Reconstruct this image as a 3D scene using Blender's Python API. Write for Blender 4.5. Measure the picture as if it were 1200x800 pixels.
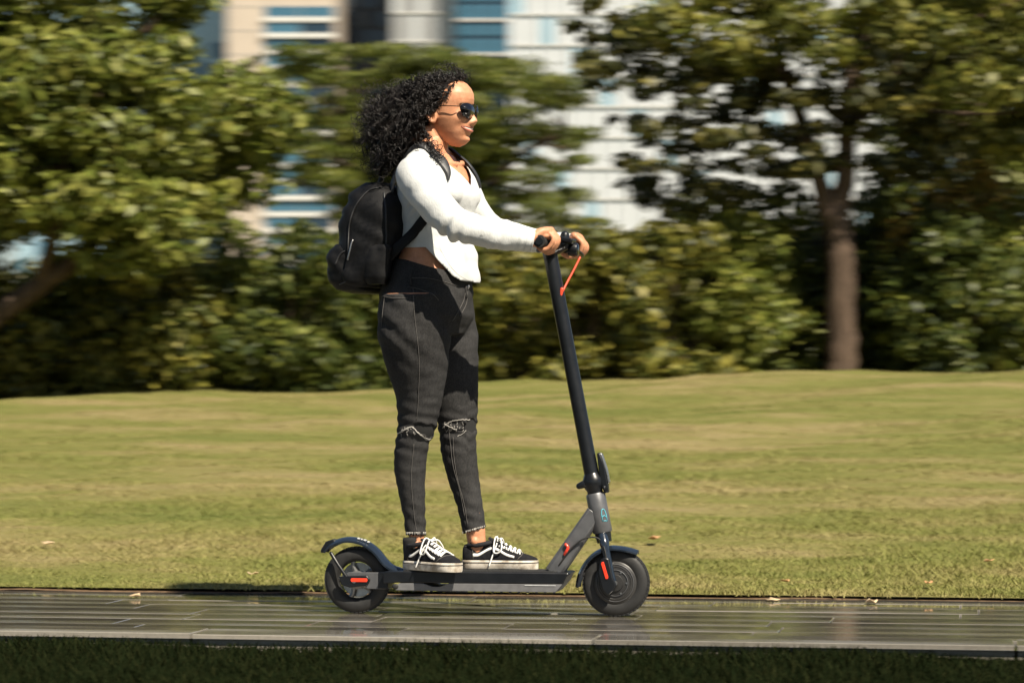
import bpy, bmesh, math, random
import numpy as np
from mathutils import Vector, Matrix, noise
from mathutils.bvhtree import BVHTree

for o in list(bpy.data.objects):
    bpy.data.objects.remove(o, do_unlink=True)
S = bpy.context.scene
COL = S.collection
random.seed(4)
RNG = np.random.default_rng(11)
RAD = math.radians

# ------------------------------------------------------------------ camera
YAW = RAD(9.5)                       # the path runs a little towards the camera
F_PX, HOR, CAMH, DIST = 3240.0, 470.0, 0.694, 9.0
RGT = Vector((math.cos(YAW), math.sin(YAW), 0))
FWD = Vector((-math.sin(YAW), math.cos(YAW), 0))
CAM = -DIST * FWD + Vector((0, 0, CAMH))
cam_d = bpy.data.cameras.new('camera')
cam = bpy.data.objects.new('camera', cam_d)
COL.objects.link(cam)
cam.location = CAM
cam.rotation_euler = (RAD(90), 0, YAW)
cam_d.sensor_width = 36
cam_d.lens = F_PX / 1200 * 36
cam_d.shift_y = (HOR - 400) / 1200
cam_d.clip_start = 0.1
cam_d.clip_end = 6000
cam_d.dof.use_dof = True
cam_d.dof.focus_distance = DIST
cam_d.dof.aperture_fstop = 5.6
cam_d.dof.aperture_ratio = 0.25
S.camera = cam

# ------------------------------------------------------------------ light
SUN = Vector((0.45 * math.cos(YAW) + 0.62 * math.sin(YAW), 0.45 * math.sin(YAW) - 0.62 * math.cos(YAW), 0.95)).normalized()
W = bpy.data.worlds.new('World'); S.world = W; W.use_nodes = True
wn = W.node_tree.nodes; wl = W.node_tree.links
sky = wn.new('ShaderNodeTexSky'); sky.sky_type = 'NISHITA'; sky.sun_disc = False
sky.sun_elevation = math.asin(SUN.z); sky.sun_rotation = math.atan2(SUN.x, SUN.y)
sky.air_density = 1.0; sky.dust_density = 1.0
bg = wn['Background']; bg.inputs['Strength'].default_value = 0.05
wl.new(sky.outputs['Color'], bg.inputs['Color'])
sd = bpy.data.lights.new('sun', 'SUN'); sd.energy = 5.0; sd.angle = RAD(0.55); sd.color = (1.0, 0.90, 0.74)
so = bpy.data.objects.new('sun', sd); COL.objects.link(so)
so.rotation_euler = SUN.to_track_quat('Z', 'Y').to_euler()
S.view_settings.view_transform = 'Standard'
S.view_settings.look = 'None'
S.view_settings.exposure = 0.92
S.view_settings.gamma = 1.0
S.cycles.max_bounces = 6
S.cycles.diffuse_bounces = 2
S.cycles.transparent_max_bounces = 8

# ------------------------------------------------------------------ coordinates
def ray(px, py):
    return RGT * float((px - 600) / F_PX) + FWD + Vector((0, 0, float((HOR - py) / F_PX)))
def P(px, py, y=0.0):
    """point of the plane y = const seen at that place of the photograph"""
    d = ray(px, py); s = float((y - CAM.y) / d.y)
    return CAM + d * s
def PD(px, py, depth):
    return CAM + ray(px, py) * depth
def vx(px, y=0.0): return P(px, 470, y).x
def vz(py): return CAMH + (HOR - py) / 360.0

# ------------------------------------------------------------------ materials
MATS = {}
class NT:
    def __init__(s, name):
        s.m = bpy.data.materials.new(name); s.m.use_nodes = True
        s.n = s.m.node_tree.nodes; s.l = s.m.node_tree.links
        s.b = s.n['Principled BSDF']
    def node(s, t, **kw):
        q = s.n.new(t)
        for k, v in kw.items():
            if k in q.inputs: q.inputs[k].default_value = v
            else: setattr(q, k, v)
        return q
    def coord(s, scale=(1, 1, 1), kind='Object'):
        t = s.n.new('ShaderNodeTexCoord'); mp = s.n.new('ShaderNodeMapping')
        mp.inputs['Scale'].default_value = scale
        s.l.new(t.outputs[kind], mp.inputs['Vector']); return mp.outputs['Vector']
    def noise(s, vec, scale, detail=4, rough=.55):
        q = s.node('ShaderNodeTexNoise'); q.inputs['Scale'].default_value = scale
        q.inputs['Detail'].default_value = detail; q.inputs['Roughness'].default_value = rough
        s.l.new(vec, q.inputs['Vector']); return q.outputs['Fac']
    def ramp(s, fac, stops):
        q = s.n.new('ShaderNodeValToRGB'); e = q.color_ramp.elements
        while len(e) < len(stops): e.new(0.5)
        for i, (p, c) in enumerate(stops):
            e[i].position = p; e[i].color = (c[0], c[1], c[2], 1) if hasattr(c, '__len__') else (c, c, c, 1)
        s.l.new(fac, q.inputs['Fac']); return q.outputs['Color']
    def mix(s, fac, a, b, mode='MIX'):
        q = s.n.new('ShaderNodeMix'); q.data_type = 'RGBA'; q.blend_type = mode
        for sock, v in ((q.inputs['Factor'], fac), (q.inputs[6], a), (q.inputs[7], b)):
            if hasattr(v, 'is_output'): s.l.new(v, sock)
            elif hasattr(v, '__len__'): sock.default_value = (*v[:3], 1)
            else: sock.default_value = v
        return q.outputs[2]
    def set(s, **kw):
        for k, v in kw.items():
            sock = s.b.inputs[k.replace('_', ' ')]
            if hasattr(v, 'is_output'): s.l.new(v, sock)
            elif hasattr(v, '__len__') and len(v) == 3 and sock.type == 'RGBA': sock.default_value = (*v, 1)
            else: sock.default_value = v
        return s
    def bump(s, fac, strength=.3, dist=.002):
        q = s.n.new('ShaderNodeBump'); q.inputs['Strength'].default_value = strength; q.inputs['Distance'].default_value = dist
        s.l.new(fac, q.inputs['Height']); s.l.new(q.outputs['Normal'], s.b.inputs['Normal']); return s

def simple(name, col, rough=.5, metal=0, var=.15, scale=40, bump=0.0, coat=0.0, spec=.5):
    t = NT(name); v = t.coord()
    f = t.noise(v, scale, 5)
    lo = tuple(c * (1 - var) for c in col); hi = tuple(min(1, c * (1 + var)) for c in col)
    t.set(Base_Color=t.ramp(f, [(.3, lo), (.7, hi)]), Roughness=t.ramp(f, [(.3, rough * .85), (.75, min(1, rough * 1.15))]), Metallic=metal, Coat_Weight=coat)
    t.b.inputs['Specular IOR Level'].default_value = spec
    if bump: t.bump(t.noise(v, scale * 4, 6), bump, .001)
    MATS[name] = t.m
    return t.m

def foliage_mat(name, cols, trans=.35):
    t = NT(name)
    v = t.coord()
    f1 = t.noise(v, 2.2, 3); 
    g = t.n.new('ShaderNodeNewGeometry')
    c = t.ramp(g.outputs['Random Per Island'], [(0, cols[0]), (.5, cols[1]), (1, cols[2])])
    c2 = t.mix(t.ramp(f1, [(.4, 0), (.65, 1)]), c, cols[3])
    c3 = t.mix(.5, c, c2)
    t.set(Base_Color=c3, Roughness=.5)
    t.b.inputs['Specular IOR Level'].default_value = .35
    tr = t.n.new('ShaderNodeBsdfTranslucent'); t.l.new(c3, tr.inputs['Color'])
    mx = t.n.new('ShaderNodeMixShader'); mx.inputs[0].default_value = trans
    out = t.n['Material Output']
    t.l.new(t.b.outputs[0], mx.inputs[1]); t.l.new(tr.outputs[0], mx.inputs[2]); t.l.new(mx.outputs[0], out.inputs['Surface'])
    MATS[name] = t.m
    return t.m

# skin
t = NT('skin'); v = t.coord()
f = t.noise(v, 30, 5)
f2_ = t.noise(v, 90, 6, .7)
c = t.mix(.35, t.ramp(f, [(.3, (.47, .195, .095)), (.7, (.60, .285, .155))]), t.ramp(f2_, [(.32, (.38, .145, .075)), (.66, (.64, .33, .19))]))
t.set(Base_Color=c, Roughness=t.ramp(f2_, [(.3, .42), (.7, .62)]), Subsurface_Weight=.05, Subsurface_Radius=(.012, .004, .002), Subsurface_Scale=1.0)
t.bump(t.noise(v, 260, 4), .12, .0008); MATS['skin'] = t.m
# knit shirt
t = NT('knit'); v = t.coord((1, 1, .12)); v2 = t.coord()
f = t.noise(v2, 14, 4)
t.set(Base_Color=t.ramp(f, [(.3, (.52, .535, .53)), (.7, (.61, .625, .615))]), Roughness=.85, Sheen_Weight=.15)
t.bump(t.mix(.55, t.noise(v, 300, 2), t.noise(v2, 34, 5)), .55, .005); MATS['knit'] = t.m
# washed black denim
t = NT('denim'); v = t.coord(); vs = t.coord((4, 4, .7)); vt = t.coord((2, 2, 1))
fade = t.noise(v, 5.5, 4); weave = t.noise(vt, 160, 3); slub = t.noise(vs, 26, 6, .65)
c = t.ramp(fade, [(.3, (.0085, .0085, .009)), (.6, (.024, .024, .025)), (.8, (.046, .046, .047))])
c = t.mix(.20, c, t.ramp(slub, [(.35, (.008, .008, .008)), (.7, (.056, .056, .057))]))
c = t.mix(.25, c, t.ramp(weave, [(.35, (.01, .01, .01)), (.7, (.09, .085, .08))]))
t.set(Base_Color=c, Roughness=.88); t.b.inputs['Specular IOR Level'].default_value = .2
t.bump(t.mix(.6, slub, weave), .35, .0012); MATS['denim'] = t.m
# hair
t = NT('hair'); v = t.coord(); f = t.noise(v, 30, 3)
t.set(Base_Color=t.ramp(f, [(.3, (.005, .004, .0035)), (.75, (.016, .011, .009))]), Roughness=.45)
t.b.inputs['Specular IOR Level'].default_value = .35; MATS['hair'] = t.m

simple('black_paint', (.006, .007, .009), .36, 0, .2, 25, .05, .1, .4)
simple('navy_gloss', (.012, .018, .028), .22, 0, .2, 25, .03, .5)
simple('grey_alloy', (.11, .112, .118), .42, .35, .15, 30, .08)
simple('grey_plastic', (.13, .13, .135), .5, 0, .15, 40, .08)
simple('hub_grey', (.032, .031, .030), .42, .2, .25, 20, .1)
simple('rim_alloy', (.21, .205, .195), .35, .6, .2, 20, .05)
simple('rubber', (.014, .014, .014), .7, 0, .25, 60, .2)
simple('grip_rubber', (.016, .016, .016), .75, 0, .25, 200, .4)
simple('deck_mat', (.02, .02, .02), .8, 0, .3, 200, .5)
simple('reflector', (.78, .05, .02), .3, 0, .12, 60, .0, .4)
simple('orange_cable', (.72, .07, .03), .4, 0, .1, 60)
simple('white_print', (.62, .63, .63), .5, 0, .1, 80)
simple('cyan_print', (.10, .42, .52), .45, 0, .1, 80)
simple('steel', (.35, .35, .35), .3, .9, .1, 60)
simple('suede', (.012, .012, .014), .95, 0, .4, 90, .6, 0, .15)
simple('canvas_black', (.02, .02, .023), .9, 0, .3, 160, .6, 0, .2)
simple('lace', (.72, .71, .68), .8, 0, .1, 120, .3)
t = NT('foxing'); v = t.coord(); f = t.noise(v, 24, 6, .65)
t.set(Base_Color=t.ramp(f, [(.36, (.30, .25, .19)), (.55, (.62, .57, .49)), (.75, (.74, .70, .63))]), Roughness=.6); MATS['foxing'] = t.m
simple('bag_nylon', (.0045, .0045, .005), .6, 0, .35, 60, .5, 0, .25)
simple('bag_zip', (.035, .035, .036), .45, .3, .2, 60)
simple('bag_leather', (.022, .023, .026), .5, 0, .3, 50, .4)
simple('lens', (.004, .004, .005), .04, 0, .1, 10, 0, .6)
simple('wire_frame', (.02, .018, .016), .3, .7, .1, 40)
simple('lips', (.40, .13, .085), .38, 0, .12, 90)
simple('teeth', (.78, .74, .66), .3, 0, .05, 90)
simple('eyeball', (.7, .68, .64), .25, 0, .05, 90)
simple('brow', (.015, .01, .008), .8, 0, .2, 90)
simple('thread', (.42, .40, .37), .9, 0, .15, 150)
simple('stitch', (.085, .08, .075), .9, 0, .2, 150)
simple('sock', (.012, .012, .012), .95, 0, .2, 150, .4)
# setting materials
def wet(name, col, lo, hi):
    t = NT(name); v = t.coord((.35, 1.6, 1)); v2 = t.coord()
    f = t.noise(v, 2.4, 5, .6); g = t.noise(v2, 70, 6, .7)
    o = t.n.new('ShaderNodeObjectInfo')
    c = t.mix(.6, t.ramp(g, [(.3, tuple(x * .6 for x in col)), (.75, tuple(x * 1.35 for x in col))]), t.ramp(o.outputs['Random'], [(0, tuple(x * .65 for x in col)), (1, tuple(x * 1.3 for x in col))]))
    t.set(Base_Color=c, Roughness=t.ramp(f, [(.38, lo), (.68, hi)]), IOR=1.45, Coat_Weight=.9, Coat_Roughness=t.ramp(f, [(.42, .03), (.68, .28)]), Coat_IOR=1.4)
    t.b.inputs['Specular IOR Level'].default_value = .9
    t.bump(t.mix(.7, g, f), .05, .002); MATS[name] = t.m
wet('wet_stone', (.175, .160, .135), .05, .24)
wet('wet_kerb', (.24, .22, .185), .06, .4)
wet('wet_joint', (.02, .02, .02), .1, .3)
def grass_mats():
    t = NT('lawn_soil'); v = t.coord((.4, 1, 1)); f = t.noise(v, 1.3, 7, .66); g = t.noise(t.coord(), 45, 5, .7)
    c = t.ramp(f, [(.33, (.098, .130, .023)), (.46, (.178, .182, .046)), (.55, (.255, .218, .085)), (.66, (.34, .26, .135))])
    c = t.mix(.45, c, t.ramp(g, [(.3, (.07, .075, .02)), (.72, (.25, .225, .085))]))
    t.set(Base_Color=c, Roughness=.95); t.b.inputs['Specular IOR Level'].default_value = .1
    t.bump(g, .8, .03); MATS['lawn_soil'] = t.m
    t = NT('grass_blade'); v = t.coord((.4, 1, 1)); f = t.noise(v, 1.3, 7, .66); ge = t.n.new('ShaderNodeNewGeometry')
    c = t.ramp(f, [(.33, (.104, .143, .024)), (.46, (.192, .198, .048)), (.55, (.275, .235, .090)), (.66, (.36, .275, .142))])
    c = t.mix(.35, c, t.ramp(ge.outputs['Random Per Island'], [(0, (.08, .10, .022)), (.6, (.2, .195, .055)), (1, (.36, .29, .14))]))
    t.set(Base_Color=c, Roughness=.7); t.b.inputs['Specular IOR Level'].default_value = .2; MATS['grass_blade'] = t.m
    t = NT('verge_blade_shaded'); ge = t.n.new('ShaderNodeNewGeometry')
    t.set(Base_Color=t.ramp(ge.outputs['Random Per Island'], [(0, (.006, .010, .004)), (.6, (.011, .016, .006)), (1, (.022, .024, .009))]), Roughness=1.0)  # darker than real grass: the verge's shade is put into the blade colour
    t.b.inputs['Specular IOR Level'].default_value = 0; MATS['verge_blade_shaded'] = t.m
grass_mats()
simple('verge_soil_shaded', (.010, .012, .006), 1.0, 0, .4, 30, .6, 0, 0)  # near-black soil, the verge's shade painted into its colour as well
simple('edge_soil', (.13, .085, .05), .95, 0, .45, 30, .6, 0, .1)
simple('dead_leaf', (.50, .27, .12), .7, 0, .3, 60)
simple('pale_leaf', (.60, .44, .26), .7, 0, .3, 60)
def bark(name, a, b):
    t = NT(name); v = t.coord((1, 1, .22)); f = t.noise(v, 16, 7, .7)
    t.set(Base_Color=t.ramp(f, [(.32, a), (.68, b)]), Roughness=.92); t.b.inputs['Specular IOR Level'].default_value = .15
    t.bump(f, 1, .03); MATS[name] = t.m
bark('bark_brown', (.035, .025, .018), (.15, .105, .075))
bark('bark_dark', (.03, .022, .016), (.13, .09, .06))
foliage_mat('leaf_olive', [(.06, .08, .011), (.16, .18, .025), (.30, .29, .065), (.075, .11, .016)], .25)
foliage_mat('leaf_gold_dappled', [(.035, .045, .007), (.10, .10, .014), (.33, .285, .05), (.075, .10, .014)], .25)  # wide dark-to-bright leaf tones imitate hedge shade with sprinkled light
foliage_mat('leaf_deep', [(.022, .036, .006), (.065, .085, .013), (.19, .20, .035), (.035, .055, .010)], .22)
foliage_mat('leaf_feather', [(.05, .07, .010), (.11, .13, .018), (.20, .20, .034), (.06, .085, .014)], .3)
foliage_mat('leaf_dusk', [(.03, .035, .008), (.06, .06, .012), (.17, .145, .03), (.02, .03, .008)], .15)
foliage_mat('leaf_autumn', [(.06, .075, .010), (.14, .15, .022), (.31, .28, .055), (.05, .06, .010)], .3)
foliage_mat('leaf_amber', [(.06, .065, .012), (.17, .13, .022), (.34, .20, .035), (.07, .08, .014)])
simple('concrete_beige', (.44, .37, .30), .8, 0, .08, .25, 0)
simple('spandrel_white', (.54, .53, .50), .7, 0, .06, .3)
simple('panel_white', (.50, .52, .53), .55, 0, .08, .12)
simple('panel_grey', (.26, .265, .265), .6, 0, .08, .12)
simple('panel_slate', (.045, .055, .068), .5, 0, .1, .12)
simple('glass_pale', (.30, .44, .52), .12, 0, .12, .15, 0, 0, .8)
simple('glass_teal', (.05, .13, .19), .1, 0, .25, .12, 0, 0, .6)
simple('glass_dark', (.018, .036, .055), .1, 0, .3, .12, 0, 0, .5)
simple('glass_milk', (.55, .57, .58), .25, 0, .10, .1, 0, 0, .6)
simple('ground_far', (.11, .12, .05), .95, 0, .3, .2)

# ------------------------------------------------------------------ mesh helpers
def link(name, me, mat=None, parent=None, smooth=True, sharp=None):
    o = bpy.data.objects.new(name, me); COL.objects.link(o)
    if mat:
        for q in ([mat] if isinstance(mat, str) else mat): me.materials.append(MATS[q])
    if smooth and len(me.polygons):
        me.polygons.foreach_set('use_smooth', np.ones(len(me.polygons), dtype=bool))
        if sharp: me.set_sharp_from_angle(angle=RAD(sharp))
    if parent is not None:
        o.parent = parent
        o.matrix_parent_inverse = parent.matrix_basis.inverted()
    return o
def mk(name, V, F, mat=None, parent=None, smooth=True, sharp=None):
    me = bpy.data.meshes.new(name)
    me.from_pydata([tuple(p) for p in V], [], F); me.update()
    return link(name, me, mat, parent, smooth, sharp)
def mk_fast(name, V, F, mat=None, parent=None, smooth=False, mi=None):
    V = np.asarray(V, dtype=np.float32); F = np.asarray(F, dtype=np.int32); k = F.shape[1]
    me = bpy.data.meshes.new(name)
    me.vertices.add(len(V)); me.vertices.foreach_set('co', V.ravel())
    me.loops.add(F.size); me.loops.foreach_set('vertex_index', F.ravel())
    me.polygons.add(len(F)); me.polygons.foreach_set('loop_start', np.arange(0, F.size, k, dtype=np.int32))
    if mi is not None: me.polygons.foreach_set('material_index', np.asarray(mi, dtype=np.int32))
    me.update(calc_edges=True)
    return link(name, me, mat, parent, smooth)
class MB:
    def __init__(s): s.V = []; s.F = []
    def add(s, V, F):
        k = len(s.V); s.V += [tuple(p) for p in V]; s.F += [tuple(i + k for i in f) for f in F]; return s
    def rings(s, rings, caps=True, closed=False):
        n = len(rings[0]); V = [p for r in rings for p in r]; F = []; m = len(rings)
        for i in range(m if closed else m - 1):
            for j in range(n):
                a, b = i * n + j, i * n + (j + 1) % n
                c, d = ((i + 1) % m) * n + (j + 1) % n, ((i + 1) % m) * n + j
                F.append((a, b, c, d))
        if caps and not closed:
            F.append(tuple(range(n))[::-1]); F.append(tuple(range((m - 1) * n, m * n)))
        return s.add(V, F)
    def tube(s, pts, r, n=8, round_ends=False, flat=None):
        pts = [Vector(p) for p in pts]
        rr = list(r) if hasattr(r, '__len__') else [r] * len(pts)
        if round_ends:
            d0 = (pts[0] - pts[1]).normalized(); d1 = (pts[-1] - pts[-2]).normalized()
            pre = [(pts[0] + d0 * rr[0] * k, rr[0] * math.sqrt(max(0, 1 - k * k))) for k in (.96, .75, .4)]
            post = [(pts[-1] + d1 * rr[-1] * k, rr[-1] * math.sqrt(max(0, 1 - k * k))) for k in (.4, .75, .96)]
            pts = [q[0] for q in pre] + pts + [q[0] for q in post]; rr = [q[1] for q in pre] + rr + [q[1] for q in post]
        up = None; R = []
        for i, p in enumerate(pts):
            d = (pts[min(i + 1, len(pts) - 1)] - pts[max(i - 1, 0)])
            d = d.normalized() if d.length > 1e-9 else Vector((0, 0, 1))
            if up is None:
                up = Vector((0, 0, 1)) if abs(d.z) < .9 else Vector((0, 1, 0))
                if flat is not None: up = Vector(flat)
            u = (up - d * up.dot(d)); u = u.normalized() if u.length > 1e-6 else d.orthogonal().normalized()
            w = d.cross(u); up = u
            R.append([p + (u * math.cos(a) + w * math.sin(a)) * rr[i] for a in [2 * math.pi * j / n for j in range(n)]])
        return s.rings(R)
    def ellipsoid(s, c, r, n=16, m=10, M=None):
        R = []
        for i in range(1, m):
            ph = math.pi * i / m
            ring = []
            for j in range(n):
                a = 2 * math.pi * j / n
                q = Vector((r[0] * math.sin(ph) * math.cos(a), r[1] * math.sin(ph) * math.sin(a), -r[2] * math.cos(ph)))
                if M is not None: q = M @ q
                ring.append(Vector(c) + q)
            R.append(ring)
        return s.rings(R)
    def box(s, c, size, M=None):
        h = [q / 2 for q in size]; V = []
        for x in (-1, 1):
            for y in (-1, 1):
                for z in (-1, 1):
                    q = Vector((x * h[0], y * h[1], z * h[2]))
                    V.append(Vector(c) + (M @ q if M is not None else q))
        return s.add(V, [(0, 1, 3, 2), (4, 6, 7, 5), (0, 4, 5, 1), (2, 3, 7, 6), (0, 2, 6, 4), (1, 5, 7, 3)])
    def prism(s, poly, y0, y1):
        """polygon in the x-z plane carried from y0 to y1"""
        n = len(poly); V = [(p[0], y0, p[1]) for p in poly] + [(p[0], y1, p[1]) for p in poly]
        F = [tuple(range(n)), tuple(range(n, 2 * n))[::-1]] + [(i, i + n, (i + 1) % n + n, (i + 1) % n) for i in range(n)]
        return s.add(V, F)
    def lathe_y(s, c, prof, n=48):
        """closed profile of (radius, y) turned about the y axis through c"""
        R = []
        for j in range(n):
            a = 2 * math.pi * j / n
            R.append([Vector((c[0] + r * math.cos(a), c[1] + y, c[2] + r * math.sin(a))) for r, y in prof])
        return s.rings(R, caps=False, closed=True)
    def build(s, name, mat, parent=None, smooth=True, sharp=35, bevel=0):
        o = mk(name, s.V, s.F, mat, parent, smooth, None)
        bm = bmesh.new(); bm.from_mesh(o.data); bmesh.ops.recalc_face_normals(bm, faces=bm.faces); bm.to_mesh(o.data); bm.free()
        if smooth and sharp: o.data.set_sharp_from_angle(angle=RAD(sharp))
        if bevel:
            b = o.modifiers.new('bevel', 'BEVEL'); b.width = bevel; b.segments = 2; b.limit_method = 'ANGLE'; b.angle_limit = RAD(40)
        return o
    def remesh(s, voxel, smooth=2, fac=.5):
        me = bpy.data.meshes.new('tmp'); me.from_pydata(s.V, [], s.F); me.update()
        bm = bmesh.new(); bm.from_mesh(me); bmesh.ops.recalc_face_normals(bm, faces=bm.faces); bm.to_mesh(me); bm.free()
        o = bpy.data.objects.new('tmp', me); COL.objects.link(o)
        r = o.modifiers.new('r', 'REMESH'); r.mode = 'VOXEL'; r.voxel_size = voxel; r.adaptivity = 0
        if smooth:
            k = o.modifiers.new('s', 'SMOOTH'); k.factor = fac; k.iterations = smooth
        dg = bpy.context.evaluated_depsgraph_get()
        res = bpy.data.meshes.new_from_object(o.evaluated_get(dg))
        bpy.data.objects.remove(o); bpy.data.meshes.remove(me)
        return res
def co(me):
    a = np.empty(len(me.vertices) * 3, dtype=np.float32); me.vertices.foreach_get('co', a); return a.reshape(-1, 3).astype(np.float64)
def setco(me, V):
    me.vertices.foreach_set('co', np.asarray(V, dtype=np.float32).ravel()); me.update()
def normals(me):
    a = np.empty(len(me.vertices) * 3, dtype=np.float32); me.vertices.foreach_get('normal', a); return a.reshape(-1, 3).astype(np.float64)
def cut(me, f, reach=.012):
    """keeps the faces where f > 0 and pulls the rim on to f = 0"""
    V = co(me); F = np.array([p.vertices[:] for p in me.polygons if len(p.vertices) == 4])
    keep = f(V[F].mean(1)) > 0
    F = F[keep]; used = np.unique(F); remap = -np.ones(len(V), int); remap[used] = np.arange(len(used))
    V = V[used]; F = remap[F]
    E = np.sort(np.concatenate([F[:, [0, 1]], F[:, [1, 2]], F[:, [2, 3]], F[:, [3, 0]]]), 1)
    u, c = np.unique(E, axis=0, return_counts=True); rim = np.unique(u[c == 1])
    for _ in range(4):
        p = V[rim]; f0 = f(p); g = np.stack([(f(p + d) - f(p - d)) / .002 for d in np.eye(3) * .001], 1)
        st = -(f0 / np.maximum((g ** 2).sum(1), 1e-6))[:, None] * g
        ln = np.linalg.norm(st, axis=1, keepdims=True); st *= np.minimum(1, reach / 2 / np.maximum(ln, 1e-9))
        V[rim] = p + st * .8
    o = bpy.data.meshes.new('cut'); o.from_pydata(V.tolist(), [], F.tolist()); o.update()
    bpy.data.meshes.remove(me)
    return o
def smooth_path(pts, n=40):
    """Catmull-Rom through the points"""
    p = [Vector(q) for q in pts]; p = [p[0] * 2 - p[1]] + p + [p[-1] * 2 - p[-2]]; out = []
    m = len(p) - 3
    for i in range(n + 1):
        t = i / n * m; k = min(int(t), m - 1); u = t - k
        a, b, c, d = p[k:k + 4]
        out.append(.5 * ((2 * b) + (c - a) * u + (2 * a - 5 * b + 4 * c - d) * u * u + (3 * b - a - 3 * c + d) * u ** 3))
    return out
def interp(tab, x):
    tab = np.array(tab, float); o = np.argsort(tab[:, 0]); tab = tab[o]
    return [np.interp(x, tab[:, 0], tab[:, k]) for k in range(1, tab.shape[1])]
def tag(o, label=None, cat=None, group=None, kind=None):
    if label: o['label'] = label
    if cat: o['category'] = cat
    if group: o['group'] = group
    if kind: o['kind'] = kind
    return o
def empty(name, loc, label, cat, group=None):
    o = bpy.data.objects.new(name, None); COL.objects.link(o); o.location = loc; o.empty_display_size = .1
    return tag(o, label, cat, group)

# ================================================================== THE SETTING
PATH_FAR, PATH_NEAR = 0.88, -0.98
def lateral(x, y): return (x - CAM.x) * RGT.x + (y - CAM.y) * RGT.y
def depth(x, y): return (x - CAM.x) * FWD.x + (y - CAM.y) * FWD.y
def lawn_z(x, y):
    t = np.clip((y - PATH_FAR - .05) / 14.6, 0, 1); t = t * (1.12 - .12 * t)
    l = np.clip(lateral(x, y), -14, 14)
    w = .016 * np.sin(x * .9 + y * .55) * np.clip((y - 1) / 4, 0, 1) + .02 * np.sin(x * 2.3 - y * 1.1) * np.clip((y - 1) / 3, 0, 1)
    return .012 + t * (.845 + .026 * l) + w * t * 1.2
def grid_sheet(name, xs, ys, zf, mat, kind='structure'):
    X, Y = np.meshgrid(xs, ys); V = np.stack([X, Y, zf(X, Y)], -1).reshape(-1, 3); n = len(xs)
    i = np.arange((len(ys) - 1) * n).reshape(len(ys) - 1, n)[:, :-1].ravel()
    F = np.stack([i, i + 1, i + n + 1, i + n], 1)
    return tag(mk_fast(name, V, F, mat, None, True), kind=kind)
# far ground sheet, lawn, verge, soil strip
mkf = grid_sheet('ground', np.linspace(-3000, 3000, 13), np.linspace(-3000, 3000, 13), lambda X, Y: X * 0 - .35, 'ground_far')
lys = np.concatenate([np.linspace(PATH_FAR - .01, 4, 60), np.linspace(4.1, 20, 70), np.linspace(20.5, 46, 18)])
def lawn_full(X, Y):
    z = lawn_z(X, Y)
    q = .012 * np.sin(X * 7.1 + np.sin(Y * 5) * 2) * np.sin(Y * 6.3 + X * 1.3)
    return z + q * np.clip((Y - PATH_FAR) / .6, 0, 1)
grid_sheet('lawn', np.linspace(-26, 26, 260), lys, lawn_full, 'lawn_soil')
grid_sheet('soil_edge', np.linspace(-26, 26, 200), np.linspace(PATH_FAR - .035, PATH_FAR + .06, 4), lambda X, Y: .004 + .004 * np.sin(X * 9) * np.sin(X * 2.3) - .10 * np.abs(Y - PATH_FAR - .01), 'edge_soil')
grid_sheet('verge', np.linspace(-26, 26, 160), np.linspace(PATH_NEAR - 16, PATH_NEAR + .01, 80), lambda X, Y: -.035 + .012 * np.sin(X * 4 + Y * 3) * np.sin(X * 1.7) - .02 * np.clip((PATH_NEAR - Y - .1) * 2, 0, 1), 'verge_soil_shaded')
path = grid_sheet('path', np.linspace(-26, 26, 3), np.linspace(PATH_NEAR, PATH_FAR, 3), lambda X, Y: X * 0 - .008, 'wet_joint')
# paving slabs in long courses, with a pale kerb course on the near side
def slab_mesh(nm, L, Wd, H):
    bm = bmesh.new(); bmesh.ops.create_cube(bm, size=1)
    bmesh.ops.scale(bm, vec=(L, Wd, H), verts=bm.verts)
    top = [e for e in bm.edges if all(q.co.z > 0 for q in e.verts)]
    bmesh.ops.bevel(bm, geom=top, offset=.0018, segments=1, affect='EDGES')
    me = bpy.data.meshes.new(nm); bm.to_mesh(me); bm.free(); return me
rows = 8; y0 = PATH_NEAR + .225; rw = (PATH_FAR - .008 - y0) / rows
slab_sets = [slab_mesh('paving_slab', L - .005, rw - .005, .05) for L in (.62, .84, 1.06)]
for r in range(rows):
    x = -4.6 - random.random() * .8
    while x < 5.2:
        k = random.randrange(3); L = (.62, .84, 1.06)[k]
        o = link('paving_slab', slab_sets[k], 'wet_stone' if not slab_sets[k].materials else None, path, False)
        o.location = (x + L / 2, y0 + (r + .5) * rw, -.025 + random.uniform(-.0012, .0012))
        o.rotation_euler = (random.uniform(-.003, .003), random.uniform(-.0008, .0008), 0)
        x += L
kerb = tag(mk('kerb', [(-26, PATH_NEAR, -.006), (26, PATH_NEAR, -.006), (26, PATH_NEAR + .22, -.006), (-26, PATH_NEAR + .22, -.006)], [(0, 1, 2, 3)], 'wet_joint', None, False), kind='structure')
km = slab_mesh('kerb_stone', 1.19, .205, .06)
for i in range(9):
    o = link('kerb_stone', km, 'wet_kerb' if i == 0 else None, kerb, False)
    o.location = (-5.0 + i * 1.2, PATH_NEAR + .112, -.024 + random.uniform(-.002, .003)); o.rotation_euler = (random.uniform(-.01, .01), 0, random.uniform(-.004, .004))

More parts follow.
